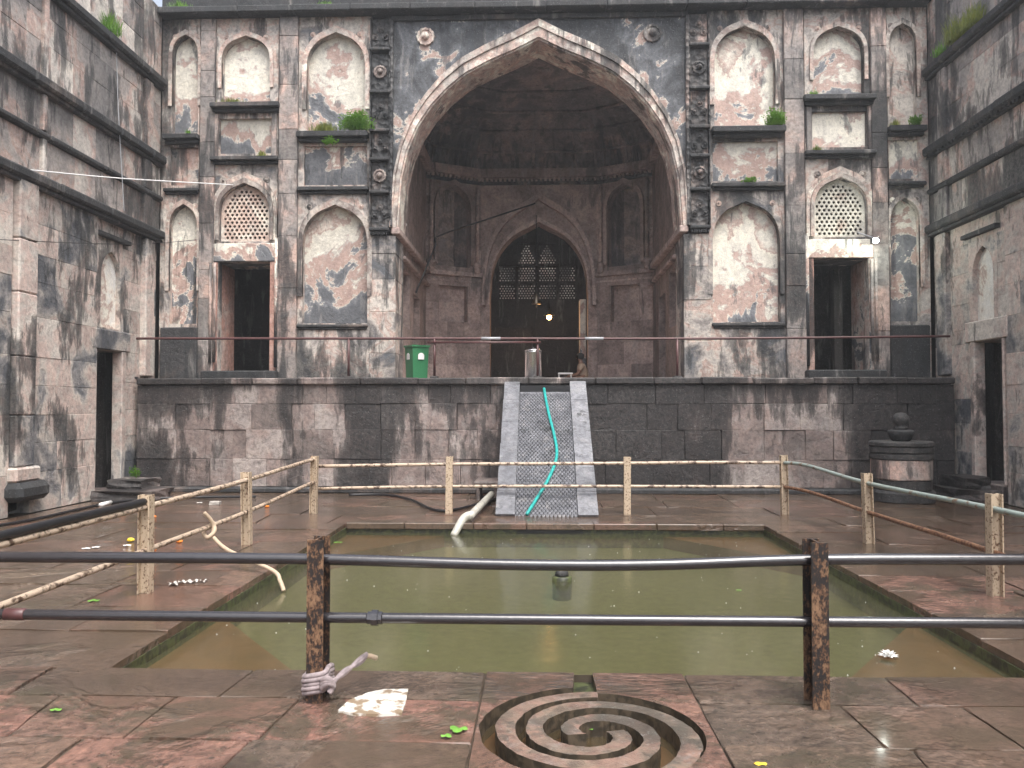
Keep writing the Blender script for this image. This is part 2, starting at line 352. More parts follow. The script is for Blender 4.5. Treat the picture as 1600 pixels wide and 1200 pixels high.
def emis(name, col, s):
    m = bpy.data.materials.new(name); m.use_nodes = True; t = m.node_tree; t.nodes.clear()
    o = t.nodes.new('ShaderNodeOutputMaterial'); e = t.nodes.new('ShaderNodeEmission'); e.inputs[0].default_value = (*col, 1); e.inputs[1].default_value = s
    t.links.new(e.outputs[0], o.inputs[0]); return m
M['led'] = emis('led_panel', (.93, 1, .93), 60)
M['bulb'] = emis('warm_bulb', (1, .45, .14), 26)
def water_mat(name, murk, cover, ripple=.12):
    m = bpy.data.materials.new(name); m.use_nodes = True; t = m.node_tree; t.nodes.clear(); n = N(t)
    out = t.nodes.new('ShaderNodeOutputMaterial'); d = t.nodes.new('ShaderNodeBsdfDiffuse'); tp = t.nodes.new('ShaderNodeBsdfTransparent')
    gl = t.nodes.new('ShaderNodeBsdfGlossy'); gl.inputs['Roughness'].default_value = .15
    tp.inputs[0].default_value = (.9, .86, .7, 1)
    fr = t.nodes.new('ShaderNodeFresnel'); fr.inputs[0].default_value = 1.33
    a = t.nodes.new('ShaderNodeMixShader'); c = t.nodes.new('ShaderNodeMixShader'); a.inputs[0].default_value = cover
    col = n.mix(1.0, murk, n.ramp(n.noise(n.pos(), .7, 3, .5), [(.3, .85), (.7, 1.15)]), 'MULTIPLY'); t.links.new(col, d.inputs[0])
    h = n.math('ADD', n.noise(n.pos(), 9, 3, .5), n.math('MULTIPLY', n.noise(n.pos(), 2, 2, .5), 2.0))
    nb = n.bump(h, ripple, .02, None); t.links.new(nb, gl.inputs['Normal']); t.links.new(nb, fr.inputs['Normal'])
    t.links.new(tp.outputs[0], a.inputs[1]); t.links.new(d.outputs[0], a.inputs[2])
    t.links.new(fr.outputs[0], c.inputs[0]); t.links.new(a.outputs[0], c.inputs[1]); t.links.new(gl.outputs[0], c.inputs[2])
    t.links.new(c.outputs[0], out.inputs[0]); return m
M['water'] = water_mat('murky_green_water', (.118, .121, .068), .30, .08)
M['film'] = water_mat('thin_brown_water', (.11, .085, .05), .35, .08)

# ------------------------------------------------------------------ main dimensions
YF, XW, ZP, YP = 15.9, 7.68, 2.15, 15.0          # facade plane, side walls, terrace height, terrace front
PX0, PX1, PY0, PY1, WZ = -2.65, 3.04, 4.89, 11.0, -.13   # pool

# ================================================================== FLOOR
fl = plate('courtyard_floor', rect(-8, 8, -6, 15.2), [rect(PX0 - .03, PX1 + .03, PY0, PY1 + .03), rect(-.32, .86, 3.36, PY0 - .004)], -.3, -.016, M['joint'], None, FLOOR)
tag(fl, kind='structure')
SPX, SPY = .27, 4.0
def slab(x00, x01, x10, x11, y0, y1, name='paving_slab', mat=None):
    z = rnd.uniform(-.008, .004); g = rnd.uniform(.003, .007); bm = bmesh.new()
    c = [(x00 + g, y0 + g), (x01 - g, y0 + g), (x11 - g, y1 - g), (x10 + g, y1 - g)]; loop = []
    for i in range(4):
        p, q = c[i], c[(i + 1) % 4]; m_ = 5; cx, cy = (c[0][0] + c[2][0]) / 2, (c[0][1] + c[2][1]) / 2
        for k in range(m_):
            f = k / m_; e = rnd.uniform(0, .007) if k else rnd.uniform(.0, .012); x, y = p[0] + (q[0] - p[0]) * f, p[1] + (q[1] - p[1]) * f
            d = math.hypot(cx - x, cy - y); loop.append((x + (cx - x) / d * e, y + (cy - y) / d * e))
    tx, ty = rnd.uniform(-.006, .006), rnd.uniform(-.006, .006)
    top = [bm.verts.new((x, y, z + tx * (x - cx) + ty * (y - cy))) for x, y in loop]; bot = [bm.verts.new((x, y, -.06)) for x, y in loop]
    ft = bm.faces.new(top); n_ = len(top)
    for i in range(n_): bm.faces.new((top[i], top[(i + 1) % n_], bot[(i + 1) % n_], bot[i]))
    bmesh.ops.bevel(bm, geom=list(ft.edges), offset=.007, segments=1, affect='EDGES')
    return mesh_obj(name, bm, mat or M['floor'], fl)
def row(xa, xb, y0, y1, wmin=.75, wmax=1.5):
    x = xa; t0 = t1 = xa
    while x < xb - .01:
        w = rnd.uniform(wmin, wmax); e = x + w
        if xb - e < .5: e = xb
        s0, s1 = (xb, xb) if e == xb else (e + rnd.uniform(-.05, .05), e + rnd.uniform(-.05, .05))
        slab(t0, s0, t1, s1, y0, y1); t0, t1, x = s0, s1, e
ys = [0.6, 1.3, 1.9, 2.55, 3.36]
for a, b in zip(ys, ys[1:]): row(-5.5, 5.5, a, b, .5, 1.1)
for a, b in ((3.36, 3.86), (3.86, 4.42)):
    row(-5.5, -.32, a, b, .5, .95); row(.86, 5.5, a, b, .5, .95)
row(-5.5, -.32, 4.42, PY0, .8, 1.5); row(.86, 5.5, 4.42, PY0, .8, 1.5)
y = PY0
while y < PY1 - .01:
    e = min(y + rnd.uniform(.65, 1.0), PY1)
    if PY1 - e < .4: e = PY1
    row(-7.6, PX0, y, e, .9, 1.6); row(PX1, 7.6, y, e, .9, 1.6); y = e
while y < 15.0:
    e = min(y + rnd.uniform(.75, 1.05), 15.05)
    if 15.05 - e < .4: e = 15.05
    row(-7.6, 7.6, y, e, 1.0, 1.9); y = e
# spiral channel stone: a slab with a round basin, a mouth towards the pool and two interleaved stone ridges
hole = []
for k in range(0, 61):
    a = R(97) + R(347) * k / 60
    q = .54 + .085 * max(0, 1 - k / 60 * 347 / 125) + rnd.uniform(-.005, .005); hole.append((SPX + q * math.cos(a), SPY + q * math.sin(a)))
outer = [(-.315, 3.365), (.855, 3.365), (.855, PY0 - .009), (SPX + .05, PY0 - .009)] + list(reversed(hole)) + [(SPX - .06, PY0 - .009), (-.315, PY0 - .009)]
sp = plate('spiral_channel_slab', outer, [], -.13, 0.0, M['floor'], fl, FLOOR)
plate('channel_bed', rect(-.31, .85, 3.37, PY0 - .01), [], -.16, -.131, M['shelf'], fl, FLOOR)
cw = raw_obj('channel_water', [(-.30, 3.38, -.085), (.84, 3.38, -.085), (.84, PY0 - .012, -.085), (-.30, PY0 - .012, -.085)], [(0, 1, 2, 3)], M['film'], fl)
def two_tone(o):                                                            # darker material on the steep channel faces
    o.data.materials.append(M['channel'])
    for p in o.data.polygons: p.material_index = 1 if abs(p.normal.z) < .5 else 0
two_tone(sp)
for arm in range(2):
    ins, outs = [], []
    K = 90; turns = (1.22, 1.31)[arm]
    for k in range(K + 1):
        th = 2 * math.pi * turns * k / K; a = (R(15) if arm == 0 else R(195)) - th
        rc = (.108, .088)[arm] + .334 * th / (2 * math.pi); w = .047 + .004 * math.sin(th * 3)
        for L, q in ((ins, rc - w), (outs, rc + w)): L.append((SPX + max(q, .012) * math.cos(a), SPY + max(q, .012) * math.sin(a)))
    ins = [(x + rnd.uniform(-.0035, .0035), y + rnd.uniform(-.0035, .0035)) for x, y in ins]; outs = [(x + rnd.uniform(-.0035, .0035), y + rnd.uniform(-.0035, .0035)) for x, y in outs]
    ribbon('spiral_ridge', ins, outs, -.13, -.003, M['ridge'], fl, FLOOR)
    two_tone(COL.objects[-1])
g0 = [on_z(*q) for q in ((528, 1112), (545, 1096), (575, 1084), (600, 1079), (638, 1078), (634, 1098), (628, 1116), (590, 1118), (555, 1117))]
plate('marble_patch', [(v.x, v.y) for v in g0], [], -.02, .008, M['marble'], fl, FLOOR)

# ================================================================== POOL
basin = empty('pool_basin', (0, 8, -1)); tag(basin, kind='structure')
t_ = .25
for nm, a in (('basin_wall', (PX0 - t_, PX0, PY0, PY1)), ('basin_wall', (PX1, PX1 + t_, PY0, PY1)), ('basin_wall', (PX0 - t_, PX1 + t_, PY0 - t_, PY0 - .001)), ('basin_wall', (PX0 - t_, PX1 + t_, PY1 + .001, PY1 + t_))):
    box(nm, *a, -1.4, -.0605, M['moss_edge'], basin, 0)
for (x0, y0, sx, sy) in ((PX0, PY0, 1, 1), (PX1, PY0, -1, 1), (PX0, PY1, 1, -1), (PX1, PY1, -1, -1)):
    plate('corner_shelf', [(x0, y0), (x0 + sx * 1.35, y0), (x0, y0 + sy * 1.8)], [], -1.4, WZ - .035, M['shelf'], basin, FLOOR)
plate('basin_bottom', rect(PX0, PX1, PY0, PY1), [], -1.5, -.32, M['deep'], basin, FLOOR)
x = PX0
k = 0
while x < PX1 - .05:                                                     # far rim: kerb stones, then a black box for the dark of the outlet slot
    e = min(x + rnd.uniform(.7, 1.1), PX1)
    if PX1 - e < .4: e = PX1
    box('rim_stone', x + .004, e - .004, PY1 - .05, PY1 + .22, -.075, .012, M['floor'], basin, .01); x = e
box('slot_shade_block', -.3, .6, PY1 - .012, PY1 + .05, -.128, -.078, M['black'], basin, 0)  # solid black strip painted in for the shade inside the slot
wat = raw_obj('pool_water', [(PX0 + .001, PY0 + .001, WZ), (PX1 - .001, PY0 + .001, WZ), (PX1 - .001, PY1 - .002, WZ), (PX0 + .001, PY1 - .002, WZ)], [(0, 1, 2, 3)], M['water'])
tag(wat, kind='structure')
wv, wf = [], []
for k in range(110):                                                     # beads where rain strikes the water
    cx, cy = rnd.uniform(PX0 + .1, PX1 - .1), PY0 + .1 + (PY1 - PY0 - .3) * rnd.random() ** 1.3; r = rnd.uniform(.0025, .006); h = r * rnd.uniform(1, 2.4); b0 = len(wv)
    for j in range(6): wv.append((cx + r * math.cos(j * math.pi / 3), cy + r * math.sin(j * math.pi / 3), WZ))
    for j in range(6): wv.append((cx + .7 * r * math.cos(j * math.pi / 3), cy + .7 * r * math.sin(j * math.pi / 3), WZ + h * .7))
    wv.append((cx, cy, WZ + h))
    for j in range(6): wf += [(b0 + j, b0 + (j + 1) % 6, b0 + 6 + (j + 1) % 6, b0 + 6 + j), (b0 + 6 + j, b0 + 6 + (j + 1) % 6, b0 + 12)]
tag(raw_obj('raindrop_splashes', wv, wf, M['bead']), 'tiny white raindrop splashes dotted over the green pool water', 'raindrops', kind='stuff')

# ================================================================== TERRACE WALL
pf = thing('stone_terrace', (0, YP, 0), 'long dark terrace wall of wet sandstone blocks below the arched palace front', 'terrace wall')
box('terrace_core', -XW + .03, XW - .03, YP + .12, 30, 0, ZP - .06, M['joint'], pf, 0)
zc = [0.10, .62, 1.17, 1.66, 2.02]
for i in range(4):
    x = -XW + .03 + rnd.uniform(-.2, 0)
    while x < XW - .05:
        e = x + rnd.choice((.45, .6, .8, 1.0, .7)) * rnd.uniform(.85, 1.15)
        if XW - .03 - e < .3: e = XW - .03
        d = rnd.uniform(-.012, .012)
        box('stone_block', max(x, -XW + .03) + .002, e - .002, YP + d, YP + .2, zc[i] + .001, zc[i + 1] - .001, M['platform'], pf, .006, .006); x = e
x = -XW + .03
while x < XW - .05:
    e = min(x + rnd.uniform(.8, 1.4), XW - .03)
    if XW - .03 - e < .5: e = XW - .03
    box('coping_stone', x + .003, e - .003, YP - .07 + rnd.uniform(-.012, .012), YP + .95, 2.024, ZP + rnd.uniform(-.008, .006), M['platform'], pf, .02, .005); x = e
for (a, b) in ((-XW + .03, -.72), (.95, XW - .03)):
    box('footing_kerb', a, b, YP - .16, YP + .05, -.02, .098, M['ledge'], pf, .03, .006)
# water chute
ch = thing('water_chute', (.1, 13.4, 0), 'sloping grey carved stone water chute running from terrace down to the pool', 'water chute')
dY, YB = 3.2, 11.78
CH = Vector((0, YB, 0)); L = math.hypot(dY, 2.08); sl = Vector((0, dY / L, 2.08 / L)); nrm = Vector((0, -2.08 / L, dY / L))
CHF = (CH, Vector((1, 0, 0)), sl, nrm)
bands = [0, .55, 1.15, 1.8, 2.45, 3.15, L]
for x0, x1 in ((-.64, -.355), (.575, .87)):
    for a, b in zip(bands, bands[1:]):
        plate('side_band_stone', [(x0 + rnd.uniform(0, .01), a + .003), (x1, a + .003), (x1, b - .003), (x0, b - .003)], [], -.3, .03 + rnd.uniform(-.006, .006), M['chute'], ch, CHF)
plate('chute_bed', rect(-.353, .573, 0, L - .30), [], -.3, -.045, M['chute'], ch, CHF)
box('chute_cheek', -.632, .862, 12.95, 15.0, 0, .60, M['platform'], ch, 0)
box('recess_shade_block', -.35, .57, 14.80, 15.02, 1.80, 2.0, M['black'], ch, 0)  # solid black block, stands in for the shaded hollow under the coping
sv, sf = [], []
nr, ncol = 62, 15
for i in range(nr):
    for j in range(ncol + 1):
        u = -.353 + (.926) * (j + (.5 if i % 2 else 0)) / (ncol + .5); v = .03 + (L - .39) * i / nr; b0 = len(sv); hw, hh = .031, .07
        for (du, dv, dh) in ((-hw, hh, -.044), (-hw, .034, -.030), (-hw * .62, -.012, -.018), (0, -.036, -.012), (hw * .62, -.012, -.018), (hw, .034, -.030), (hw, hh, -.044), (0, .03, -.012)):
            uu = min(max(u + du, -.352), .572); sv.append(at(CHF, uu, v + dv, dh))
        for (du, dv) in ((-hw * .62, -.012), (0, -.036), (hw * .62, -.012)):
            uu = min(max(u + du, -.352), .572); sv.append(at(CHF, uu, v + dv, -.046))
        sf += [(b0 + k, b0 + k + 1, b0 + 7) for k in range(6)] + [(b0 + 2, b0 + 8, b0 + 9, b0 + 3), (b0 + 3, b0 + 9, b0 + 10, b0 + 4)]
tag(raw_obj('carved_scales', sv, sf, M['chute'], ch), kind='stuff')

# ================================================================== PALACE FACADE
pal = thing('palace_facade', (0, YF, ZP), 'weathered sandstone and plaster palace front with a huge pointed arch porch', 'palace')
def niche(s, cx, hw, z0, zs, za, mat, ros=True, depth=.15, frame=.07):
    """back panel, raised arch band and corner rosettes; returns the hole"""
    c = s * cx
    plate('niche_panel', rect(c - hw - .03, c + hw + .03, z0 - .02, za + .05), [], YF + depth, YF + depth + .06, mat, pal)
    a = [(c - hw, z0 + (zs - z0) * .35)] + arch_curve(c, hw, zs, za); a.append((c + hw, a[0][1]))
    b = [(c - hw - frame, a[0][1])] + arch_curve(c, hw + frame, zs, za + frame * 1.5); b.append((c + hw + frame, a[0][1]))
    ribbon('arch_moulding', a, b, YF - .035, YF + .05, M['archband' if rnd.random() < .6 else 'frame'], pal)
    if ros:
        for q in (-1, 1): rosette(c + q * hw * .80, za - .04, .055, .03)
    return arch_loop(c, hw, z0, zs, za)
BACKWARD = (Vector((0, 0, 0)), Vector((1, 0, 0)), Vector((0, 0, 1)), Vector((0, -1, 0)))
def rosette(x, z, r, h, mat=None, y=None):
    lathe('rosette', [(r, 0), (r * .96, h * .5), (r * .72, h * .55), (r * .66, h * .3), (r * .45, h * .35), (r * .36, h), (r * .15, h * 1.25), (0, h * 1.25)],
          (x, YF + .002 if y is None else y, z), mat or M['archband'], pal, 32, BACKWARD, lambda a, i: .06 * math.cos(12 * a) if i < 4 else 0, smooth=False)
def ledge(s, x0, x1, z0, z1, out=.17):
    a, b = sorted((s * x0, s * x1)); h = z1 - z0
    box('ledge', a, b, YF - out, YF + .02, z0 + h * .35, z1, M['ledge'], pal, .015, .004)
    box('ledge_bracket_course', a + .03, b - .03, YF - out * .55, YF + .02, z0 - h * .1, z0 + h * .35 - .002, M['ledge'], pal, .015, .003)
def stones(name, x0, x1, z0, z1, y0, y1, mat, hmin=.5, hmax=.95):
    z = z0
    while z < z1 - .01:
        e = min(z + rnd.uniform(hmin, hmax), z1)
        if z1 - e < .25: e = z1
        box(name, x0, x1, y0 + rnd.uniform(-.006, .006), y1, z + .002, e - .002, mat, pal, .008); z = e
def jali(s, cx, hw, z0, zs, za, y, mat):
    c = s * cx; holes = []; pitch = .094; r = .031; rowi = 0; z = z0 + .09
    import bisect
    while z < za - .08:
        off = pitch / 2 if rowi % 2 else 0; x = -pitch * 8 + off
        while x < hw:
            h = 0 if z < zs else None
            lim = hw - .06
            if z > zs:
                f = (z + r + .03 - zs) / (za - zs); lim = -1
                for (xa, ha), (xb, hb) in zip(PROF, PROF[1:]):
                    if hb <= f <= ha: lim = hw * (xa + (xb - xa) * (ha - f) / (ha - hb)) - .05
            if abs(x) < lim:
                star = (rowi % 3 == 1 and round(x / pitch * 2) % 6 == 0)
                nn = 12 if star else 8
                holes.append([(c + x + r * (1.25 if star and j % 2 == 0 else .8 if star else 1) * math.cos(2 * math.pi * j / nn), z + r * (1.25 if star and j % 2 == 0 else .8 if star else 1) * math.sin(2 * math.pi * j / nn)) for j in range(nn)])
            x += pitch
        z += pitch * .83; rowi += 1
    plate('jali_screen', arch_loop(c, hw + .02, z0 - .02, zs, za + .02), holes, y, y + .05, mat, pal)
for s in (-1, 1):
    # ---- bay A (outer, narrow)
    hA = [niche(s, 7.2, .27, 7.18, 8.75, 9.2, M['cream' if s < 0 else 'frame']), niche(s, 7.2, .29, 3.28, 5.2, 5.72, M['slate'])]
    hA.append(rect(s * 7.2 - .29, s * 7.2 + .29, 6.1, 6.88)); box('recessed_panel', s * 7.2 - .31, s * 7.2 + .31, YF + .06, YF + .12, 6.08, 6.9, M['pink' if s < 0 else 'cream'], pal, 0)
    plate('bay_wall', rect(*sorted((s * 6.9, s * 7.68)), ZP, 9.52), hA, YF, YF + .2, M['frame'], pal)
    ledge(s, 6.87, 7.6, 6.95, 7.12); ledge(s, 6.88, 7.6, 5.92, 6.03, .1)
    box('plinth', *sorted((s * 6.86, s * 7.6)), YF - .14, YF + .02, ZP, 3.2, M['ledge'], pal, .02, .005)
    # ---- pilaster AB with slim shafts
    stones('pilaster_stone', *sorted((s * 6.56, s * 6.86)), ZP, 9.5, YF - .07, YF + .05, M['pilaster'])
    for xx in (6.52, 6.6): tube('slim_shaft', [(s * xx, YF - .085, 2.5), (s * xx, YF - .085, 4.5)], .03, M['pilaster'], pal, 8)
    # ---- bay B (door, jali)
    hB = [niche(s, 5.95, .5, 7.8, 8.62, 9.16, M['cream'])]
    hB.append(rect(s * 5.95 - .53, s * 5.95 + .53, 6.74, 7.46)); box('recessed_panel', s * 5.95 - .55, s * 5.95 + .55, YF + .07, YF + .13, 6.72, 7.48, M['cream'], pal, 0)
    jz = (4.95, 5.5, 6.12)
    hB.append(arch_loop(s * 5.95, .51, *jz)); hB.append(rect(s * 5.95 - .53, s * 5.95 + .53, 2.33, 4.53))
    plate('bay_wall', rect(*sorted((s * 5.28, s * 6.6)), ZP, 9.52), hB, YF, YF + .2, M['frame'], pal)
    jali(s, 5.95, .51, *jz, YF + .08, M['jali'])
    for fw, pr in ((.08, .05), (.16, .03)):
        a = [(s * 5.95 - .51 - fw + .07, 4.97)] + arch_curve(s * 5.95, .51 + fw - .07, 5.5, 6.12 + (fw - .07) * 1.4) + [(s * 5.95 + .51 + fw - .07, 4.97)]
        b = [(s * 5.95 - .51 - fw, 4.97)] + arch_curve(s * 5.95, .51 + fw, 5.5, 6.12 + fw * 1.5) + [(s * 5.95 + .51 + fw, 4.97)]
        ribbon('arch_moulding', a, b, YF - pr, YF + .03, M['archband'], pal)
    for q in (-1, 1): rosette(s * 5.95 + q * .44, 6.2, .07, .035)
    ledge(s, 5.22, 6.62, 7.58, 7.74, .2); ledge(s, 5.24, 6.62, 6.52, 6.65, .16)
    for q in (-1, 1):
        box('panel_post', s * 5.95 + q * .60 - .05, s * 5.95 + q * .60 + .05, YF - .05, YF + .02, 6.66, 7.55, M['pilaster'], pal, .01)
        box('door_jamb', s * 5.95 + q * .60 - .065, s * 5.95 + q * .60 + .065, YF - .03, YF + .9, 2.3, 4.53, M['pink'], pal, .01)
    box('door_lintel', s * 5.95 - .68, s * 5.95 + .68, YF - .05, YF + .9, 4.535, 4.9, M['slate'], pal, .012)
    box('door_step', s * 5.95 - .75, s * 5.95 + .75, YF - .3, YF + .6, ZP + .002, 2.32, M['ledge'], pal, .02)
    box('inner_post', s * 5.95 + .22, s * 5.95 + .4, YF + 1.0, YF + 1.2, 2.2, 4.5, M['interior'], pal, .01)
    # ---- pilaster BC
    stones('pilaster_stone', *sorted((s * 4.86, s * 5.24)), ZP, 9.5, YF - .09, YF + .05, M['pilaster'], .6, 1.1)
    tube('slim_shaft', [(s * 5.27, YF - .06, 2.4), (s * 5.27, YF - .06, 5.0)], .04, M['slate'], pal, 8)
    # ---- bay C
    hC = [niche(s, 4.1, .60, 7.17, 8.45, 9.2, M['cream'], frame=.09), niche(s, 4.1, .66, 3.28, 4.85, 5.68, M['cream'], frame=.09)]
    hC.append(rect(s * 4.1 - .64, s * 4.1 + .64, 6.08, 6.88)); box('recessed_panel', s * 4.1 - .66, s * 4.1 + .66, YF + .06, YF + .12, 6.06, 6.9, M['slate' if s < 0 else 'cream'], pal, 0)
    plate('bay_wall', rect(*sorted((s * 3.38, s * 4.9)), ZP, 9.52), hC, YF, YF + .2, M['frame'], pal)
    ledge(s, 3.42, 4.86, 6.95, 7.13, .2); ledge(s, 3.42, 4.86, 5.9, 6.03, .12); ledge(s, 3.42, 4.86, 3.16, 3.26, .06)
    # ---- carved strip
    a, b = sorted((s * 2.99, s * 3.4))
    for z0, z1 in ((8.85, 9.45), (7.98, 8.74), (7.2, 7.9), (6.62, 7.12), (5.95, 6.54), (5.2, 5.85)):
        plate('carved_panel', rect(a + .04, b - .04, z0, z1), [], YF - .02, YF + .1, M['carved'], pal)
        box('strip_ledge', a, b, YF - .12, YF + .05, z0 - .075, z0 - .01, M['ledge'], pal, .015)
    for xx in (a + .012, b - .012): box('strip_fillet', xx - .012, xx + .012, YF - .075, YF + .05, 5.2, 9.45, M['carved'], pal, .004)
    for z in (8.36, 6.25): rosette((a + b) / 2, z, .135, .09, M['archband' if s < 0 else 'carved'], YF - .02)
    for z in (9.15, 7.55, 6.87, 5.52):
        for q in range(3): rosette((a + b) / 2 + (q - 1) * .1, z + (.09 if q % 2 else -.07), .07, .05, M['carved'], YF - .02)
    for q in range(8): box('dentil', a + .03 + q * .045, a + .055 + q * .045, YF - .1, YF, 5.05, 5.11, M['ledge'], pal, 0)
    # ---- porch pier below the impost
    stones('pier_stone', *sorted((s * 2.87, s * 3.4)), ZP, 5.04, YF - .02, YF + .9, M['iwan' if False else 'frame'], .5, .9)
    box('impost', *sorted((s * 2.78, s * 2.96)), YF - .06, 20.6, 5.06, 5.2, M['iwan'], pal, .02)
    rosette(s * 2.28, 9.08, .185, .09)
# spandrel with the great arch
AH, AS, AA = 2.86, 5.2, 9.03
sp_out = [(-2.99, AS), (-2.99, 9.5), (2.99, 9.5), (2.99, AS), (AH, AS)] + list(reversed(arch_curve(0, AH, AS, AA)))[1:]
plate('arch_spandrel', sp_out, [], YF + .004, YF + .85, M['spandrel'], pal)
inn = arch_curve(0, AH, AS, AA)
def off(a, d, top): return arch_curve(0, AH + a, AS, AA + top)
def vouss(i0, i1, A, B, d0, d1):
    # split an arch band into voussoir stones
    n = 9
    def res(L, m):
        tot = [0]
        for p, q in zip(L, L[1:]): tot.append(tot[-1] + math.hypot(q[0] - p[0], q[1] - p[1]))
        out = []
        for j in range(m + 1):
            t = tot[-1] * j / m; k = 0
            while k < len(L) - 2 and tot[k + 1] < t: k += 1
            f = (t - tot[k]) / max(1e-6, tot[k + 1] - tot[k]); out.append((L[k][0] + (L[k + 1][0] - L[k][0]) * f, L[k][1] + (L[k + 1][1] - L[k][1]) * f))
        return out
    h = len(A) // 2
    for LA, LB in ((A[:h + 1], B[:h + 1]), (A[h:], B[h:])):
        ra, rb = res(LA, 36), res(LB, 36)
        for j in range(0, 36, 4): ribbon('arch_stone', ra[j:j + 5], rb[j:j + 5], d0 + rnd.uniform(-.004, .004), d1, M['archband'], pal)
vouss(0, 0, off(.002, 0, .002), off(.085, 0, .20), YF - .05, YF + .06)
vouss(0, 0, off(.088, 0, .206), off(.128, 0, .36), YF - .085, YF + .03)
ribbon('arch_soffit', arch_curve(0, AH - .03, AS, AA - .035), arch_curve(0, AH + .001, AS, AA + .001), YF + .0, YF + .86, M['archband'], pal)
box('frame_top_moulding', -2.98, 2.98, YF - .06, YF + .02, 9.4, 9.5, M['ledge'], pal, .012)
for s in (-1, 1): box('frame_side_moulding', *sorted((s * 2.93, s * 2.985)), YF - .09, YF + .02, AS, 9.398, M['carved'], pal, .01)
x = -XW
while x < XW - .01:
    e = min(x + rnd.uniform(1.1, 1.7), XW)
    if XW - e < .6: e = XW
    box('cornice_stone', x + .002, e - .002, YF - .28 + rnd.uniform(-.01, .01), YF + .3, 9.525, 9.66, M['ledge'], pal, .02, .004); x = e
box('parapet', -XW, XW, YF - .06, YF + .3, 9.664, 10.3, M['ledge'], pal, .02)
box('roof', -8.3, 8.3, YF + .301, 29, 9.7, 9.95, M['interior'], pal, 0)
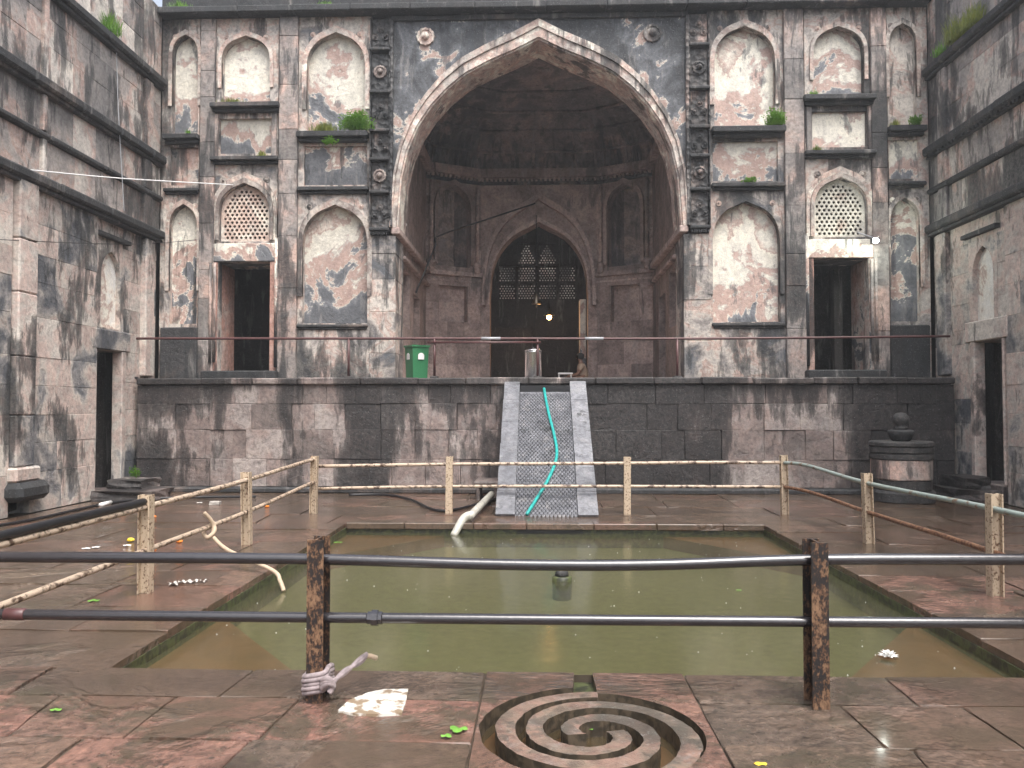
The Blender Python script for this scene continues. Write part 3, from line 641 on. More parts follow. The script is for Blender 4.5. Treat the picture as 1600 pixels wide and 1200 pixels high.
# shell of dark rooms either side
for s in (-1, 1):
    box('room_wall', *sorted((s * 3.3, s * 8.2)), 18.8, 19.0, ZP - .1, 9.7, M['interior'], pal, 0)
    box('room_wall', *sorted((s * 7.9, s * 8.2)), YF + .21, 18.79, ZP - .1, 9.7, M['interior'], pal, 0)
    # porch side walls
    Y0, Y1 = YF + .84, 20.6
    sx = s * 2.92
    side_holes = [rect(17.0, 17.95, 3.35, 4.6), rect(18.5, 19.5, ZP + .02, 4.25)]
    plate('porch_side_wall', rect(Y0, Y1, ZP - .05, 7.85), side_holes, sx, sx + s * .3, M['iwan'], pal, SIDE)
    box('side_recess_back', *sorted((sx + s * .18, sx + s * .31)), 16.95, 18.0, 3.3, 4.65, M['iwan'], pal, 0)
    box('side_ledge', *sorted((sx - s * .11, sx + s * .02)), Y0 + .02, Y1, 4.72, 4.8, M['iwan'], pal, .02)
    # diagonal facets
    A, B = Vector((s * 2.95, 20.55, 0)), Vector((s * 1.55, 21.3, 0)); U = (B - A).normalized(); Nn = Vector((U.y, -U.x, 0)); Nn = Nn if Nn.y > 0 else -Nn
    FF = (A, U, Vector((0, 0, 1)), Nn); Lf = (B - A).length; cu = Lf / 2
    plate('porch_corner_wall', rect(0, Lf, ZP - .05, 7.85), [arch_loop(cu, .47, 5.3, 6.75, 7.45), rect(cu - .40, cu + .40, 3.85, 4.8)], 0, .25, M['iwan'], pal, FF)
    FV = (A, U, Nn, Vector((0, 0, 1)))
    al = [(cu - .48, .05), (cu - .48, .2), (cu - .24, .55), (cu + .24, .55), (cu + .48, .2), (cu + .48, .05)]; alo = [(cu - .6, .05), (cu - .6, .25), (cu - .3, .7), (cu + .3, .7), (cu + .6, .25), (cu + .6, .05)]
    for k in range(5): ribbon('alcove_face', al[k:k + 2], alo[k:k + 2], 5.2, 7.6, M['dome'], pal, FV)
    plate('alcove_roof', rect(cu - .6, cu + .6, .05, .7), [], 7.46, 7.62, M['dome'], pal, FV); plate('alcove_sill', rect(cu - .6, cu + .6, .26, .7), [], 5.15, 5.3, M['iwan'], pal, FV)
    for zi, (za_, zb_) in enumerate(((ZP, 2.72), (2.72, 3.3), (3.3, 3.84), (3.84, 4.34), (4.34, 4.82))):    # facing stones of the porch corner
        cuts = [0.02, .62 + .2 * (zi % 2), 1.1 + .15 * (zi % 2), Lf - .02] if zi < 3 else [0.02, cu - .42]
        spans_ = list(zip(cuts, cuts[1:])) + ([] if zi < 3 else [(cu + .42, Lf - .02)])
        for ua, ub in spans_: plate('porch_stone', rect(ua + .002, ub - .002, za_ + .002, zb_ - .002), [], -.022 + rnd.uniform(-.004, .004), .0, M['iwan'], pal, FF)
    for q in (-1, 1):
        for za_, zb_ in ((5.18, 5.8), (5.8, 6.5), (6.5, 7.1), (7.1, 7.5)):
            ua, ub = (0.0, cu - .70) if q < 0 else (cu + .70, Lf)
            if ub - ua > .03: plate('porch_stone', rect(ua + .002, ub - .002, za_ + .002, zb_ - .002), [], -.015, 0, M['iwan'], pal, FF)
    plate('recess_back', rect(cu - .45, cu + .45, 3.8, 4.85), [], .21, .3, M['iwan'], pal, FF)
    ca = arch_curve(cu, .47, 6.75, 7.45); cb = arch_curve(cu, .56, 6.75, 7.60)
    ribbon('arch_moulding', [(cu - .47, 5.35)] + ca + [(cu + .47, 5.35)], [(cu - .56, 5.35)] + cb + [(cu + .56, 5.35)], -.11, .03, M['iwan'], pal, FF)
    for q in (-1, 1):
        base = at(FF, cu + q * .65, 5.3, -.09); top = at(FF, cu + q * .65, 7.5, -.09)
        tube('colonnette', [base, top], .05, M['iwan'], pal, 10)
        lathe('colonnette_base', [(.06, -.16), (.09, -.1), (.085, 0), (.11, .03), (.1, .1), (.05, .14)], base, M['iwan'], pal, 12)
    plate('porch_ledge', rect(-.03, Lf + .03, 5.06, 5.17), [], -.1, .02, M['iwan'], pal, FF)
    plate('porch_ledge', rect(-.03, Lf + .03, 4.9, 4.95), [], -.03, .02, M['iwan'], pal, FF)
    plate('porch_cornice', rect(-.03, Lf + .03, 7.72, 7.95), [], -.16, .05, M['iwan'], pal, FF)
    plate('inscription_band', rect(0, Lf, 7.55, 7.70), [], -.03, .02, M['carved'], pal, FF)
    box('porch_cornice', *sorted((sx - s * .16, sx + s * .04)), Y0 + .02, 20.5, 7.72, 7.95, M['iwan'], pal, .02)
    for q in range(13): plate('dentil', rect(.04 + q * .12, .10 + q * .12, 7.64, 7.715), [], -.1, .0, M['iwan'], pal, FF)
# porch back wall and its doorway
DA = (1.31, 4.55, 6.55)
plate('porch_back_wall', rect(-1.56, 1.56, ZP - .05, 7.85), [arch_loop(0, DA[0], ZP + .0, DA[1], DA[2])], 21.3, 21.85, M['iwan'], pal)
for (i, o, it, ot, pr) in ((.0, .055, 0, .12, .07), (.115, .20, .58, .76, .17)):
    a = [(-DA[0] - i, 4.3)] + arch_curve(0, DA[0] + i, DA[1], DA[2] + it) + [(DA[0] + i, 4.3)]
    b = [(-DA[0] - o, 4.3)] + arch_curve(0, DA[0] + o, DA[1], DA[2] + ot) + [(DA[0] + o, 4.3)]
    ribbon('arch_moulding', a, b, 21.3 - pr, 21.302, M['iwan'], pal)
plate('porch_cornice', rect(-1.6, 1.6, 7.72, 7.95), [], 21.12, 21.36, M['iwan'], pal)
plate('inscription_band', rect(-1.56, 1.56, 7.55, 7.70), [], 21.26, 21.32, M['carved'], pal)
for q in range(26): box('dentil', -1.53 + q * .12, -1.47 + q * .12, 21.18, 21.3, 7.64, 7.715, M['iwan'], pal, 0)
# fluted half dome
bm = bmesh.new(); base = []
outl = [(-2.95, 16.7), (-2.95, 20.55), (-1.55, 21.3), (1.55, 21.3), (2.95, 20.55), (2.95, 16.7)]
for (p, q) in zip(outl, outl[1:]):
    m_ = 22
    for j in range(m_): base.append((p[0] + (q[0] - p[0]) * j / m_, p[1] + (q[1] - p[1]) * j / m_))
base.append(outl[-1]); rings = []
for k in range(13):
    f = k / 12; rr = math.cos(f * math.pi / 2) ** .75; z = 7.93 + 1.55 * math.sin(f * math.pi / 2) ** .9
    ring = []
    for j, (bx_, by_) in enumerate(base):
        fl_ = 1 + .018 * abs(math.sin(j * math.pi / 4)) * (1 if .0 < f < .55 else .3)
        ring.append(bm.verts.new((bx_ * max(rr, .02) * fl_, 16.7 + (by_ - 16.7) * max(rr, .02) * fl_, z)))
    rings.append(ring)
for r0, r1 in zip(rings, rings[1:]):
    for j in range(len(base) - 1): bm.faces.new((r0[j], r0[j + 1], r1[j + 1], r1[j]))
mesh_obj('porch_half_dome', bm, M['dome'], pal)
for k in range(0, len(base), 4):                                           # petal course at the springing of the dome
    bx_, by_ = base[min(k + 2, len(base) - 1)]; d = Vector((-bx_, 17.5 - by_, 0)).normalized()
    rr = lambda f: (bx_ * math.cos(f * math.pi / 2) ** .75, 16.7 + (by_ - 16.7) * math.cos(f * math.pi / 2) ** .75, 7.93 + 1.55 * math.sin(f * math.pi / 2) ** .9)
    pts = [Vector(rr(f)) + d * .03 for f in (.02, .12, .25, .36)]
    tube('dome_rib', pts, .05, M['dome'], pal, 6, 3, lambda t: .055 * (1 - t) + .008)
for f_ in (.0, .17, .36, .52, .68):                                        # rings of the half dome
    c_ = math.cos(f_ * math.pi / 2) ** .75
    tube('dome_ring', [(bx_ * c_ * .985, 16.7 + (by_ - 16.7) * c_ * .985, 7.93 + 1.55 * math.sin(f_ * math.pi / 2) ** .9 - .01) for bx_, by_ in base[2:-2:3]], .035, M['dome'], pal, 6, 2)
box('porch_floor', -3.2, 3.2, YF - .05, 29, ZP - .1, ZP - .012, M['iwan'], pal, 0)
# the dark hall behind, closed but for a pierced window in its far wall
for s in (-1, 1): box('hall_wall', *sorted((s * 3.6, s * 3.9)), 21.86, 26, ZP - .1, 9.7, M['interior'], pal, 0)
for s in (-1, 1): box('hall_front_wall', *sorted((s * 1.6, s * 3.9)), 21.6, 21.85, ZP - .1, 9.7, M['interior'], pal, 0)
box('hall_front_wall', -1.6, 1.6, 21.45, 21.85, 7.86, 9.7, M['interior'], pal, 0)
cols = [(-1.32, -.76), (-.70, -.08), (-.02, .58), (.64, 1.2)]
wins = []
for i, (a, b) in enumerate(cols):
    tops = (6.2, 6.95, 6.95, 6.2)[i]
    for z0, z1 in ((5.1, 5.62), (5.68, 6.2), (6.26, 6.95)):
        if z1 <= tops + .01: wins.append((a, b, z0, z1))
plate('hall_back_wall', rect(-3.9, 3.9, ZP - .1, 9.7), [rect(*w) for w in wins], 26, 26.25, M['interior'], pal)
for (a, b, z0, z1) in wins:
    holes = []; r_, z = 0, z0 + .06
    while z < z1 - .03:
        x = a + .06 + (.045 if r_ % 2 else 0)
        while x < b - .04:
            if not (z1 > 6.5 and abs(x - (a + b) / 2) > .30 * (1 - (z - z0) / (z1 - z0)) + .03):
                holes.append([(x + .029 * math.cos(j * math.pi / 3), z + .029 * math.sin(j * math.pi / 3)) for j in range(6)])
            x += .09
        z += .078; r_ += 1
    plate('pierced_window_panel', rect(a - .01, b + .01, z0 - .01, z1 + .01), holes, 26.05, 26.1, M['interior'], pal)
box('added_dimming_wall', -9, 9, 30.5, 30.9, 0, 11, M['side'], pal, 0)  # added wall outside the hall, dims the sky behind the pierced window
box('altar_block', -1.9, -.2, 24.8, 25.9, ZP, 4.1, M['interior'], pal, .03)
box('light_jamb', 1.12, 1.29, 21.87, 22.3, ZP, 4.55, M['cream'], pal, .01)

# ================================================================== SIDE WALLS
def side_wall(s, label):
    w = thing('courtyard_wall', (s * XW, 13, 0), label, 'wall'); X = s * XW
    def sbox(name, y0, y1, z0, z1, proud, mat, bev=.015, back=.2, jit=.003):
        return box(name, *sorted((X - s * proud, X + s * back)), y0, y1, z0, z1, mat, w, bev, jit)
    # openings: doorway and niche in the recessed bay next to the terrace
    D = (13.62, 14.62, .12, 2.62) if s < 0 else (13.5, 14.5, .3, 2.75)
    Q = (13.72, 14.62, 3.0, 4.55)
    def ashlar(y0, y1, z0, z1, mat, holes, proud=0.0, hmin=.42, hmax=.62):
        z = z0
        while z < z1 - .01:
            e = min(z + rnd.uniform(hmin, hmax), z1)
            for h in holes:
                for lim in (h[2], h[3]):
                    if z + .05 < lim < e - .02: e = lim
            if z1 - e < .2: e = z1
            spans = [(y0, y1)]
            for h in holes:
                if h[2] < (z + e) / 2 < h[3]:
                    spans = [q for a, b in spans for q in ((a, min(b, h[0])), (max(a, h[1]), b)) if q[1] - q[0] > .03]
            for a, b in spans:
                y = a
                while y < b - .01:
                    f = min(y + rnd.uniform(.6, 1.15), b)
                    if b - f < .3: f = b
                    sbox('wall_stone', y + .001, f - .001, z + .001, e - .001, proud + rnd.uniform(-.004, .005), mat, .005); y = f
            z = e
    ashlar(9.5, 13.62 if s < 0 else 13.4, 0, 4.98, M['side_low'], [(11.37, 11.86, 0, 5)])
    ashlar(13.62 if s < 0 else 13.4, 15.86, 0, 4.98, M['side_low'], [D, Q], -.06)
    ashlar(9.5, 15.86, 5.14, 5.74, M['side'], []); ashlar(9.5, 15.86, 5.86, 6.5, M['side'], []); ashlar(9.5, 15.86, 6.68, 8.06, M['side'], []); ashlar(9.5, 15.86, 8.24, 9.7, M['side'], [])
    sbox('wall_core', -4, D[0] - .15, -.02, 10.0, -.5, M['interior'], 0, 1.9, 0); sbox('wall_core', D[1] + .15, 15.89, -.02, 10.0, -.5, M['interior'], 0, 1.9, 0); sbox('wall_core', D[0] - .149, D[1] + .149, D[3] + .1, 10.0, -.5, M['interior'], 0, 1.9, 0)
    sbox('plain_wall', -4, 9.49, -.02, 9.9, 0, M['side'], 0, .5, 0)
    for z0, z1, pr in ((4.98, 5.14, .15), (5.75, 5.85, .09), (6.5, 6.67, .16), (8.07, 8.23, .17)):
        y = 9.0
        while y < 15.8:
            f = min(y + rnd.uniform(1.2, 1.9), 15.84)
            if 15.84 - f < .5: f = 15.84
            sbox('string_course', y + .002, f - .002, z0, z1, pr + rnd.uniform(-.01, .01), M['ledge'], .035); y = f
        if pr > .1: sbox('course_underlay', 9.0, 15.83, z0 - .06, z0 - .003, pr * .55, M['ledge'], .01)
    for y in range(26): sbox('course_tooth', 12.6 + y * .12, 12.66 + y * .12, 6.45, 6.5, .13, M['ledge'], 0) if s > 0 else None
    # pilasters with moulded foot
    for (a, b) in ((11.40, 11.84),):
        z = .72
        while z < 4.97:
            e = min(z + rnd.uniform(.6, 1.0), 4.97); e = 4.97 if 4.97 - e < .3 else e
            sbox('pilaster_stone', a, b, z + .002, e - .002, .09, M['side_low'], .02); z = e
        sbox('pilaster_base', a - .06, b + .08, .50, .718, .14, M['side_low'], .03)
        sbox('pilaster_foot', a - .12, b + .2, .22, .498, .24, M['ledge'], .08)
    for (a, b) in ((15.12, 15.42), (11.95, 12.05)):
        for z0, z1 in ((5.15, 5.74), (5.86, 6.43), (6.68, 8.0), (8.24, 9.6)): sbox('upper_pilaster', a, b, z0, z1, .07, M['side'], .015)
    sbox('corner_pilaster', 15.25, 15.6, 2.2, 4.9, .05, M['side_low'], .02)
    # doorway and niche
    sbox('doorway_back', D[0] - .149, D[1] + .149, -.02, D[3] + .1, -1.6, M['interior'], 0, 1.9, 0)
    for (a, b) in ((D[0] - .02, D[0] + .04), (D[1] - .12, D[1] + .02)): sbox('door_jamb', a, b, D[2], D[3], .0, M['side_low'], .015, .2)
    sbox('door_lintel', D[0] - .15, D[1] + .15, D[3] + .003, D[3] + .36, .01, M['side_low'], .015, .6)
    sbox('door_threshold', D[0], D[1], 0, D[2], -.05, M['platform'], .03, .7)
    FS = (Vector((0, 0, 0)), Vector((0, 1, 0)), Vector((0, 0, 1)), Vector((s, 0, 0)))
    cy = (Q[0] + Q[1]) / 2
    plate('niche_surround', rect(Q[0], Q[1], Q[2], Q[3]), [arch_loop(cy, .33, Q[2] + .02, 3.85, 4.42)], XW + .06, XW + .17, M['side_low'], w, FS)
    plate('niche_panel', rect(Q[0], Q[1], Q[2], Q[3]), [], XW + .15, XW + .4, M['white_lime'], w, FS)
    sbox('niche_hood', Q[0] - .1, Q[1] + .1, 4.62, 4.70, .03, M['ledge'], .01)
    return w
side_wall(-1, 'stained courtyard wall with long black string courses, left of the terrace, white plastered niche')
side_wall(1, 'blackened courtyard wall with toothed string course behind the round stone pedestal')
# rough stones heaped at the two doorways
def rock(c, sx, sy, sz, label, mat=None, group=None):
    bm = bmesh.new(); bmesh.ops.create_cube(bm, size=1); bmesh.ops.subdivide_edges(bm, edges=bm.edges[:], cuts=2, use_grid_fill=True)
    for v in bm.verts:
        v.co = Vector((v.co.x * sx, v.co.y * sy, v.co.z * sz)) + Vector([rnd.uniform(-.045, .045) * q for q in (sx, sy, sz * 2)]); v.co += Vector(c) + Vector((0, 0, sz * .46))
    o = mesh_obj('step_stone', bm, mat or M['platform']); return tag(o, label, 'stone', group)
rock((-7.05, 13.75, 0), 1.0, .8, .17, 'broad flat step stone before the left doorway beside black hose')
rock((-7.25, 14.15, .16), .6, .7, .16, 'upper step stone against the left doorway under a small weed')
rock((7.2, 14.0, 0), .7, 1.1, .24, 'dark step stone before the doorway behind the round pedestal')
rock((7.35, 14.1, .22), .45, .8, .2, 'upper dark step stone inside the doorway behind the round pedestal')

# ================================================================== RAILINGS
def ibeam(name, x, y, h, mat, parent, w=.085, d=.13, rot=0, lean=0):
    bm = bmesh.new(); t = .011
    prof = [(-w / 2, -d / 2), (w / 2, -d / 2), (w / 2, -d / 2 + t), (t / 2, -d / 2 + t), (t / 2, d / 2 - t), (w / 2, d / 2 - t), (w / 2, d / 2), (-w / 2, d / 2), (-w / 2, d / 2 - t), (-t / 2, d / 2 - t), (-t / 2, -d / 2 + t), (-w / 2, -d / 2 + t)]
    c, s_ = math.cos(rot), math.sin(rot)
    lo = [bm.verts.new((x + a * c - b * s_, y + a * s_ + b * c, -.02)) for a, b in prof]
    hi = [bm.verts.new((x + a * c - b * s_ + lean, y + a * s_ + b * c, h)) for a, b in prof]
    for i in range(12): bm.faces.new((lo[i], lo[(i + 1) % 12], hi[(i + 1) % 12], hi[i]))
    bmesh.ops.triangle_fill(bm, use_beauty=True, edges=[e for e in bm.edges if e.verts[0] in hi and e.verts[1] in hi])
    return mesh_obj(name, bm, mat, parent)
def ZY(x, y, Y): return on_y(x, y, Y).z
fr_ = thing('pool_railing', (0, 4.4, 0), 'black two-rail pipe railing on rusty posts along the spiral channel side', 'railing')
YR = 4.42
for px in (498, 1274): ibeam('post', on_y(px, 900, YR).x, YR, .875, M['rust_post'], fr_, .09, .15)
tube('top_rail', [(-3.6, YR, .755), (-2.2, YR, .76), (-1.2, YR, .757), (-.2, YR, .735), (.6, YR, .738), (1.5, YR, .772), (2.6, YR, .78), (3.9, YR, .78)], .031, M['black_rail'], fr_, 14)
tube('lower_rail', [(-3.6, YR, .44), (0, YR, .437), (3.9, YR, .442)], .029, M['black_rail'], fr_, 14)
px = on_y(586, 965, YR).x
lathe('pipe_union', [(.03, -.045), (.036, -.04), (.036, -.02), (.045, -.018), (.045, .018), (.036, .02), (.036, .04), (.03, .045)], (px, YR, .437), M['black_rail'], fr_, 8, (Vector(), Vector((0, 1, 0)), Vector((0, 0, 1)), Vector((1, 0, 0))), smooth=False)
lathe('pipe_union', [(.028, -.06), (.034, -.055), (.034, .055), (.028, .06)], (on_y(24, 965, YR).x, YR, .44), M['maroon'], fr_, 12, (Vector(), Vector((0, 1, 0)), Vector((0, 0, 1)), Vector((1, 0, 0))))
XL, XR, YB2 = -3.40, 3.88, 12.1
def railing(label, posts, top, low, mt, ml, horiz):
    t = thing('pool_railing', (sum(p[0] for p in posts) / len(posts), sum(p[1] for p in posts) / len(posts), 0), label, 'railing')
    for (x, y, h) in posts: ibeam('post', x, y, h, M['cream_post'], t, .10, .10, 0 if horiz else R(90), rnd.uniform(-.02, .02))
    tube('top_rail', top, .026, mt, t); tube('lower_rail', low, .024, ml, t)
    return t
railing('peeling cream pipe railing with posts on the side of the knotted rope', [(XL, 6.85, .84), (XL, 9.26, .84), (XL, 12.0, .86)],
        [(XL, 4.5, .73), (XL, 6.85, .735), (XL, 9.26, .75), (XL, 11.3, .80), (XL, 12.1, .81)], [(XL, 4.5, .34), (XL, 6.85, .36), (XL, 9.26, .38), (XL, 11.4, .45), (XL, 12.1, .47)], M['cream_rail'], M['cream_rail'], False)
railing('cream rusty pipe railing crossing in front of the grey water chute', [(-1.36, YB2, .85), (1.32, YB2, .85)],
        [(XL + .05, YB2, .70), (-1.36, YB2, .735), (0, YB2, .745), (1.32, YB2, .755), (2.4, YB2, .77), (3.6, YB2, .77)], [(XL + .05, YB2, .36), (-1.36, YB2, .40), (1.32, YB2, .41), (3.6, YB2, .41)], M['cream_rail'], M['cream_rail'], True)
railing('grey-green top rail and rusty lower rail railing near the round pedestal', [(3.66, YB2, .88), (XR, 9.6, .82), (XR, 6.99, .86)],
        [(3.66, 12.1, .77), (XR - .05, 11.6, .765), (XR, 9.6, .70), (XR, 6.99, .73), (XR, 4.5, .72)], [(3.66, 12.1, .41), (XR - .05, 11.4, .40), (XR, 9.6, .36), (XR, 6.99, .36), (XR, 4.5, .30)], M['green_rail'], M['rust_rail'], False)
pr = thing('terrace_railing', (0, YP + .15, ZP), 'thin maroon pipe railing along the terrace edge before the palace front', 'railing')
YT = YP + .12
zt = ZY(842, 528, YT)
tube('top_rail', [on_y(208, 529, YT), on_y(680, 529, YT), on_y(1100, 529, YT), on_y(1484, 525.5, YT)], .024, M['maroon'], pr, 10)
tube('lower_rail', [on_y(668, 535, YT - .03), on_y(845, 535, YT - .03)], .02, M['maroon'], pr, 8)
for px in (209, 545, 679, 840, 1058):
    p = on_y(px, 529, YT); tube('post', [(p.x, YT, ZP - .01), (p.x, YT, p.z)], .024, M['maroon'], pr, 8)
    box('post_foot', p.x - .08, p.x + .08, YT - .06, YT + .06, ZP - .005, ZP + .035, M['platform'], pr, .01)
for a, b in ((752, 782), (914, 943)): tube('pipe_sleeve', [on_y(a, 529, YT), on_y(b, 529, YT)], .03, M['galv'], pr, 10)

# ================================================================== THINGS ON THE TERRACE
p = on_y(651, 560, YP + .32); bx_ = p.x
dbin = thing('dustbin', (bx_, YP + .34, ZP), 'green plastic dustbin with white printed emblems beside the terrace railing', 'dustbin')
bm = bmesh.new(); q0 = [(-.15, -.15), (.15, -.15), (.15, .15), (-.15, .15)]; rot = R(35)
def rr_(x, y, a=rot): return (x * math.cos(a) - y * math.sin(a), x * math.sin(a) + y * math.cos(a))
lo = [bm.verts.new((bx_ + rr_(a, b)[0], YP + .34 + rr_(a, b)[1], ZP)) for a, b in q0]; hi = [bm.verts.new((bx_ + rr_(a * 1.15, b * 1.15)[0], YP + .34 + rr_(a * 1.15, b * 1.15)[1], ZP + .62)) for a, b in q0]
for i in range(4): bm.faces.new((lo[i], lo[(i + 1) % 4], hi[(i + 1) % 4], hi[i]))
bm.faces.new(lo)
mesh_obj('body', bm, M['bin'], dbin)
ca, sa = math.cos(rot), math.sin(rot)
RIM = (Vector((bx_, YP + .34, 0)), Vector((ca, sa, 0)), Vector((-sa, ca, 0)), Vector((0, 0, 1)))
plate('rim', rect(-.19, .19, -.19, .19), [rect(-.155, .155, -.155, .155)], ZP + .60, ZP + .635, M['bin'], dbin, RIM)
for fa, w in ((0, .09), (-90, .09)):
    a = rot + R(fa); U = Vector((math.cos(a), math.sin(a), 0)); Nn = Vector((math.sin(a), -math.cos(a), 0)); c = Vector((bx_, YP + .34, 0)) + Nn * .168
    FB = (c, U, (Vector((0, 0, 1)) + Nn * .036).normalized(), Nn)
    loop = [(-w * .7, ZP + .36), (w * .7, ZP + .36), (w * .7, ZP + .43)] + [(w * .7 * math.cos(R(t)), ZP + .43 + .055 * math.sin(R(t))) for t in range(15, 180, 15)] + [(-w * .7, ZP + .43)]
    FB = (c - (Vector((0, 0, 1)) + Nn * .036).normalized() * (ZP * 1.0) + Vector((0, 0, ZP)), U, FB[2], Nn)
    e = plate('emblem', loop, [], -.001, .004, M['white'], dbin, FB)
    for k in range(4): plate('emblem_letter', rect(-w * .5 + k * w * .27, -w * .5 + k * w * .27 + w * .16, ZP + .40, ZP + .435), [], .004, .006, M['bin'], e, FB)
p = on_y(833, 560, YP + .5)
dr = thing('steel_drum', (p.x, YP + .55, ZP), 'tall shiny stainless steel water drum behind the terrace railing', 'drum')
lathe('body', [(.15, 0), (.16, .02), (.16, .5), (.165, .51), (.165, .53), (.158, .54)], (p.x, YP + .55, ZP - .005), M['steel'], dr, 28)
lathe('lid', [(.168, .541), (.168, .56), (.12, .585), (.03, .595), (.025, .62), (0, .622)], (p.x, YP + .55, ZP - .005), M['steel'], dr, 28)
p = on_y(882, 585, 19.9)
bn = thing('low_bench', (p.x, 19.9, ZP), 'small white low bench at the side of the seated person', 'bench')
box('seat', p.x - .16, p.x + .2, 19.75, 20.0, ZP + .26, ZP + .30, M['white'], bn, .005)
for a in (-.14, .16):
    for b in (19.77, 19.94): box('leg', p.x + a - .015, p.x + a + .015, b, b + .03, ZP - .012, ZP + .26, M['white'], bn, .003)
# seated person, seen from the side behind the terrace edge
pc = on_y(909, 575, 20.3); PX_, PYY = pc.x, 20.3
per = thing('person', (PX_, PYY, ZP), 'dark-haired person in a tan shirt sitting cross-legged in the porch doorway', 'person')
def skin(name, joints, edges, mat, parent, root=0, sub=2):
    me = bpy.data.meshes.new(name); me.from_pydata([Vector(j[:3]) for j in joints], edges, []); o = bpy.data.objects.new(name, me); COL.objects.link(o)
    m = o.modifiers.new('skin', 'SKIN'); sv_ = me.skin_vertices[0].data
    for i, j in enumerate(joints): sv_[i].radius = (j[3], j[3] if len(j) < 5 else j[4]); sv_[i].use_root = (i == root)
    m.use_smooth_shade = True; u = o.modifiers.new('sub', 'SUBSURF'); u.levels = u.render_levels = sub
    me.materials.append(mat); return attach(o, parent)
Bz = ZP
def J(x, y, z, r, r2=None): return (PX_ + x, PYY + y, Bz + z, r) if r2 is None else (PX_ + x, PYY + y, Bz + z, r, r2)
skin('body', [J(.04, 0, .10, .14, .12), J(.03, 0, .28, .12, .14), J(.0, 0, .45, .11, .16), J(-.02, 0, .54, .06, .08), J(-.03, 0, .60, .045), J(-.05, 0, .69, .075, .07), J(-.055, 0, .77, .06),
              J(-.01, -.19, .49, .055), J(-.10, -.24, .28, .043), J(-.30, -.16, .22, .034), J(-.38, -.12, .21, .03),
              J(-.01, .19, .49, .055), J(-.10, .24, .28, .043), J(-.30, .16, .22, .034), J(-.38, .12, .21, .03),
              J(-.22, -.26, .12, .085), J(-.40, -.30, .11, .07), J(-.30, -.02, .06, .055), J(-.22, .12, .05, .045),
              J(-.22, .26, .12, .085), J(-.40, .30, .11, .07), J(-.34, .04, .07, .055)],
     [(0, 1), (1, 2), (2, 3), (3, 4), (4, 5), (5, 6), (2, 7), (7, 8), (8, 9), (9, 10), (2, 11), (11, 12), (12, 13), (13, 14), (0, 15), (15, 16), (16, 17), (17, 18), (0, 19), (19, 20), (20, 21)], M['skin'], per)
skin('shirt', [J(.04, 0, .10, .155, .14), J(.03, 0, .28, .135, .155), J(.0, 0, .45, .125, .175), J(-.02, 0, .535, .07, .10), J(-.01, -.20, .49, .07), J(-.07, -.235, .36, .062), J(-.01, .20, .49, .07), J(-.07, .235, .36, .062)],
     [(0, 1), (1, 2), (2, 3), (2, 4), (4, 5), (2, 6), (6, 7)], M['shirt'], per)
lathe('hair', [(.03, .02), (.088, .06), (.10, .12), (.09, .17), (.05, .20), (0, .205)], (PX_ - .035, PYY, Bz + .62), M['hair'], per, 16)
lathe('nose', [(.012, 0), (.009, .02), (.002, .03)], (PX_ - .125, PYY, Bz + .685), M['skin'], per, 8, (Vector(), Vector((0, 1, 0)), Vector((0, 0, 1)), Vector((-1, 0, 0))))
for q in (-1, 1):
    for k in range(5):
        a = Vector((PX_ - .39, PYY + q * .12 + (k - 2) * .014, Bz + .21)); tube('finger', [a, a + Vector((-.04, 0, -.005)), a + Vector((-.065 + abs(k - 2) * .006, 0, -.03))], .008, M['skin'], per, 6, 3)

# ================================================================== HANGING THINGS
apex = Vector((0, 21.2, 6.62)); yb = 21.15
b_ = on_y(838, 466, yb)
bell = thing('hanging_bell', (b_.x, yb, b_.z), 'small metal bell hanging on a long rod from the inner arch point', 'bell')
tube('rod', [(b_.x, yb, b_.z + .12), (b_.x, yb, 6.7)], .012, M['black'], bell, 6)
lathe('bell_cup', [(.13, -.16), (.125, -.14), (.085, -.03), (.07, .06), (.035, .11), (.015, .14)], b_, M['brass'], bell, 20)
lathe('clapper', [(.012, -.12), (.014, -.19), (.03, -.22), (.0, -.25)], b_, M['brass'], bell, 10)
yl = 22.4
b_ = on_y(858, 492, yl)
lamp = thing('pendant_lamp', (b_.x, yl, b_.z), 'glowing warm bulb lamp hanging in the dark hall doorway', 'lamp')
tube('cord', [(b_.x, yl, b_.z + .18), (b_.x - .02, yl, 7.9), (b_.x - .02, yl, 9.7)], .008, M['black'], lamp, 6)
lathe('shade', [(.16, -.02), (.155, 0), (.05, .12), (.03, .2)], b_, M['brass'], lamp, 18)
lathe('bulb', [(.02, .0), (.06, -.03), (.07, -.08), (.04, -.13), (0, -.14)], b_, M['bulb'], lamp, 14)
ld = bpy.data.lights.new('bulb_light', 'POINT'); ld.energy = 9; ld.color = (1, .6, .28); ld.shadow_soft_size = .08
lo_ = bpy.data.objects.new('bulb_light', ld); COL.objects.link(lo_); lo_.location = (b_.x, yl, b_.z - .2); attach(lo_, lamp)
fp = on_y(1368, 376, YF - .38)
fld = thing('flood_lamp', (fp.x, YF - .38, fp.z), 'bright white floodlight on a bracket above the right dark doorway', 'lamp')
tube('bracket', [(fp.x - .18, YF - .0, fp.z + .24), (fp.x - .1, YF - .2, fp.z + .14), (fp.x, YF - .36, fp.z + .05)], .014, M['galv'], fld, 8)
box('housing', fp.x - .085, fp.x + .065, YF - .418, YF - .32, fp.z - .06, fp.z + .055, M['black'], fld, .01)
lathe('led_panel', [(.055, 0), (.05, .012), (.03, .022), (0, .026)], (fp.x - .01, YF - .42, fp.z - .005), M['led'], fld, 18, BACKWARD)
ld = bpy.data.lights.new('flood_light', 'POINT'); ld.energy = 11; ld.color = (.93, 1, .88); ld.shadow_soft_size = .05
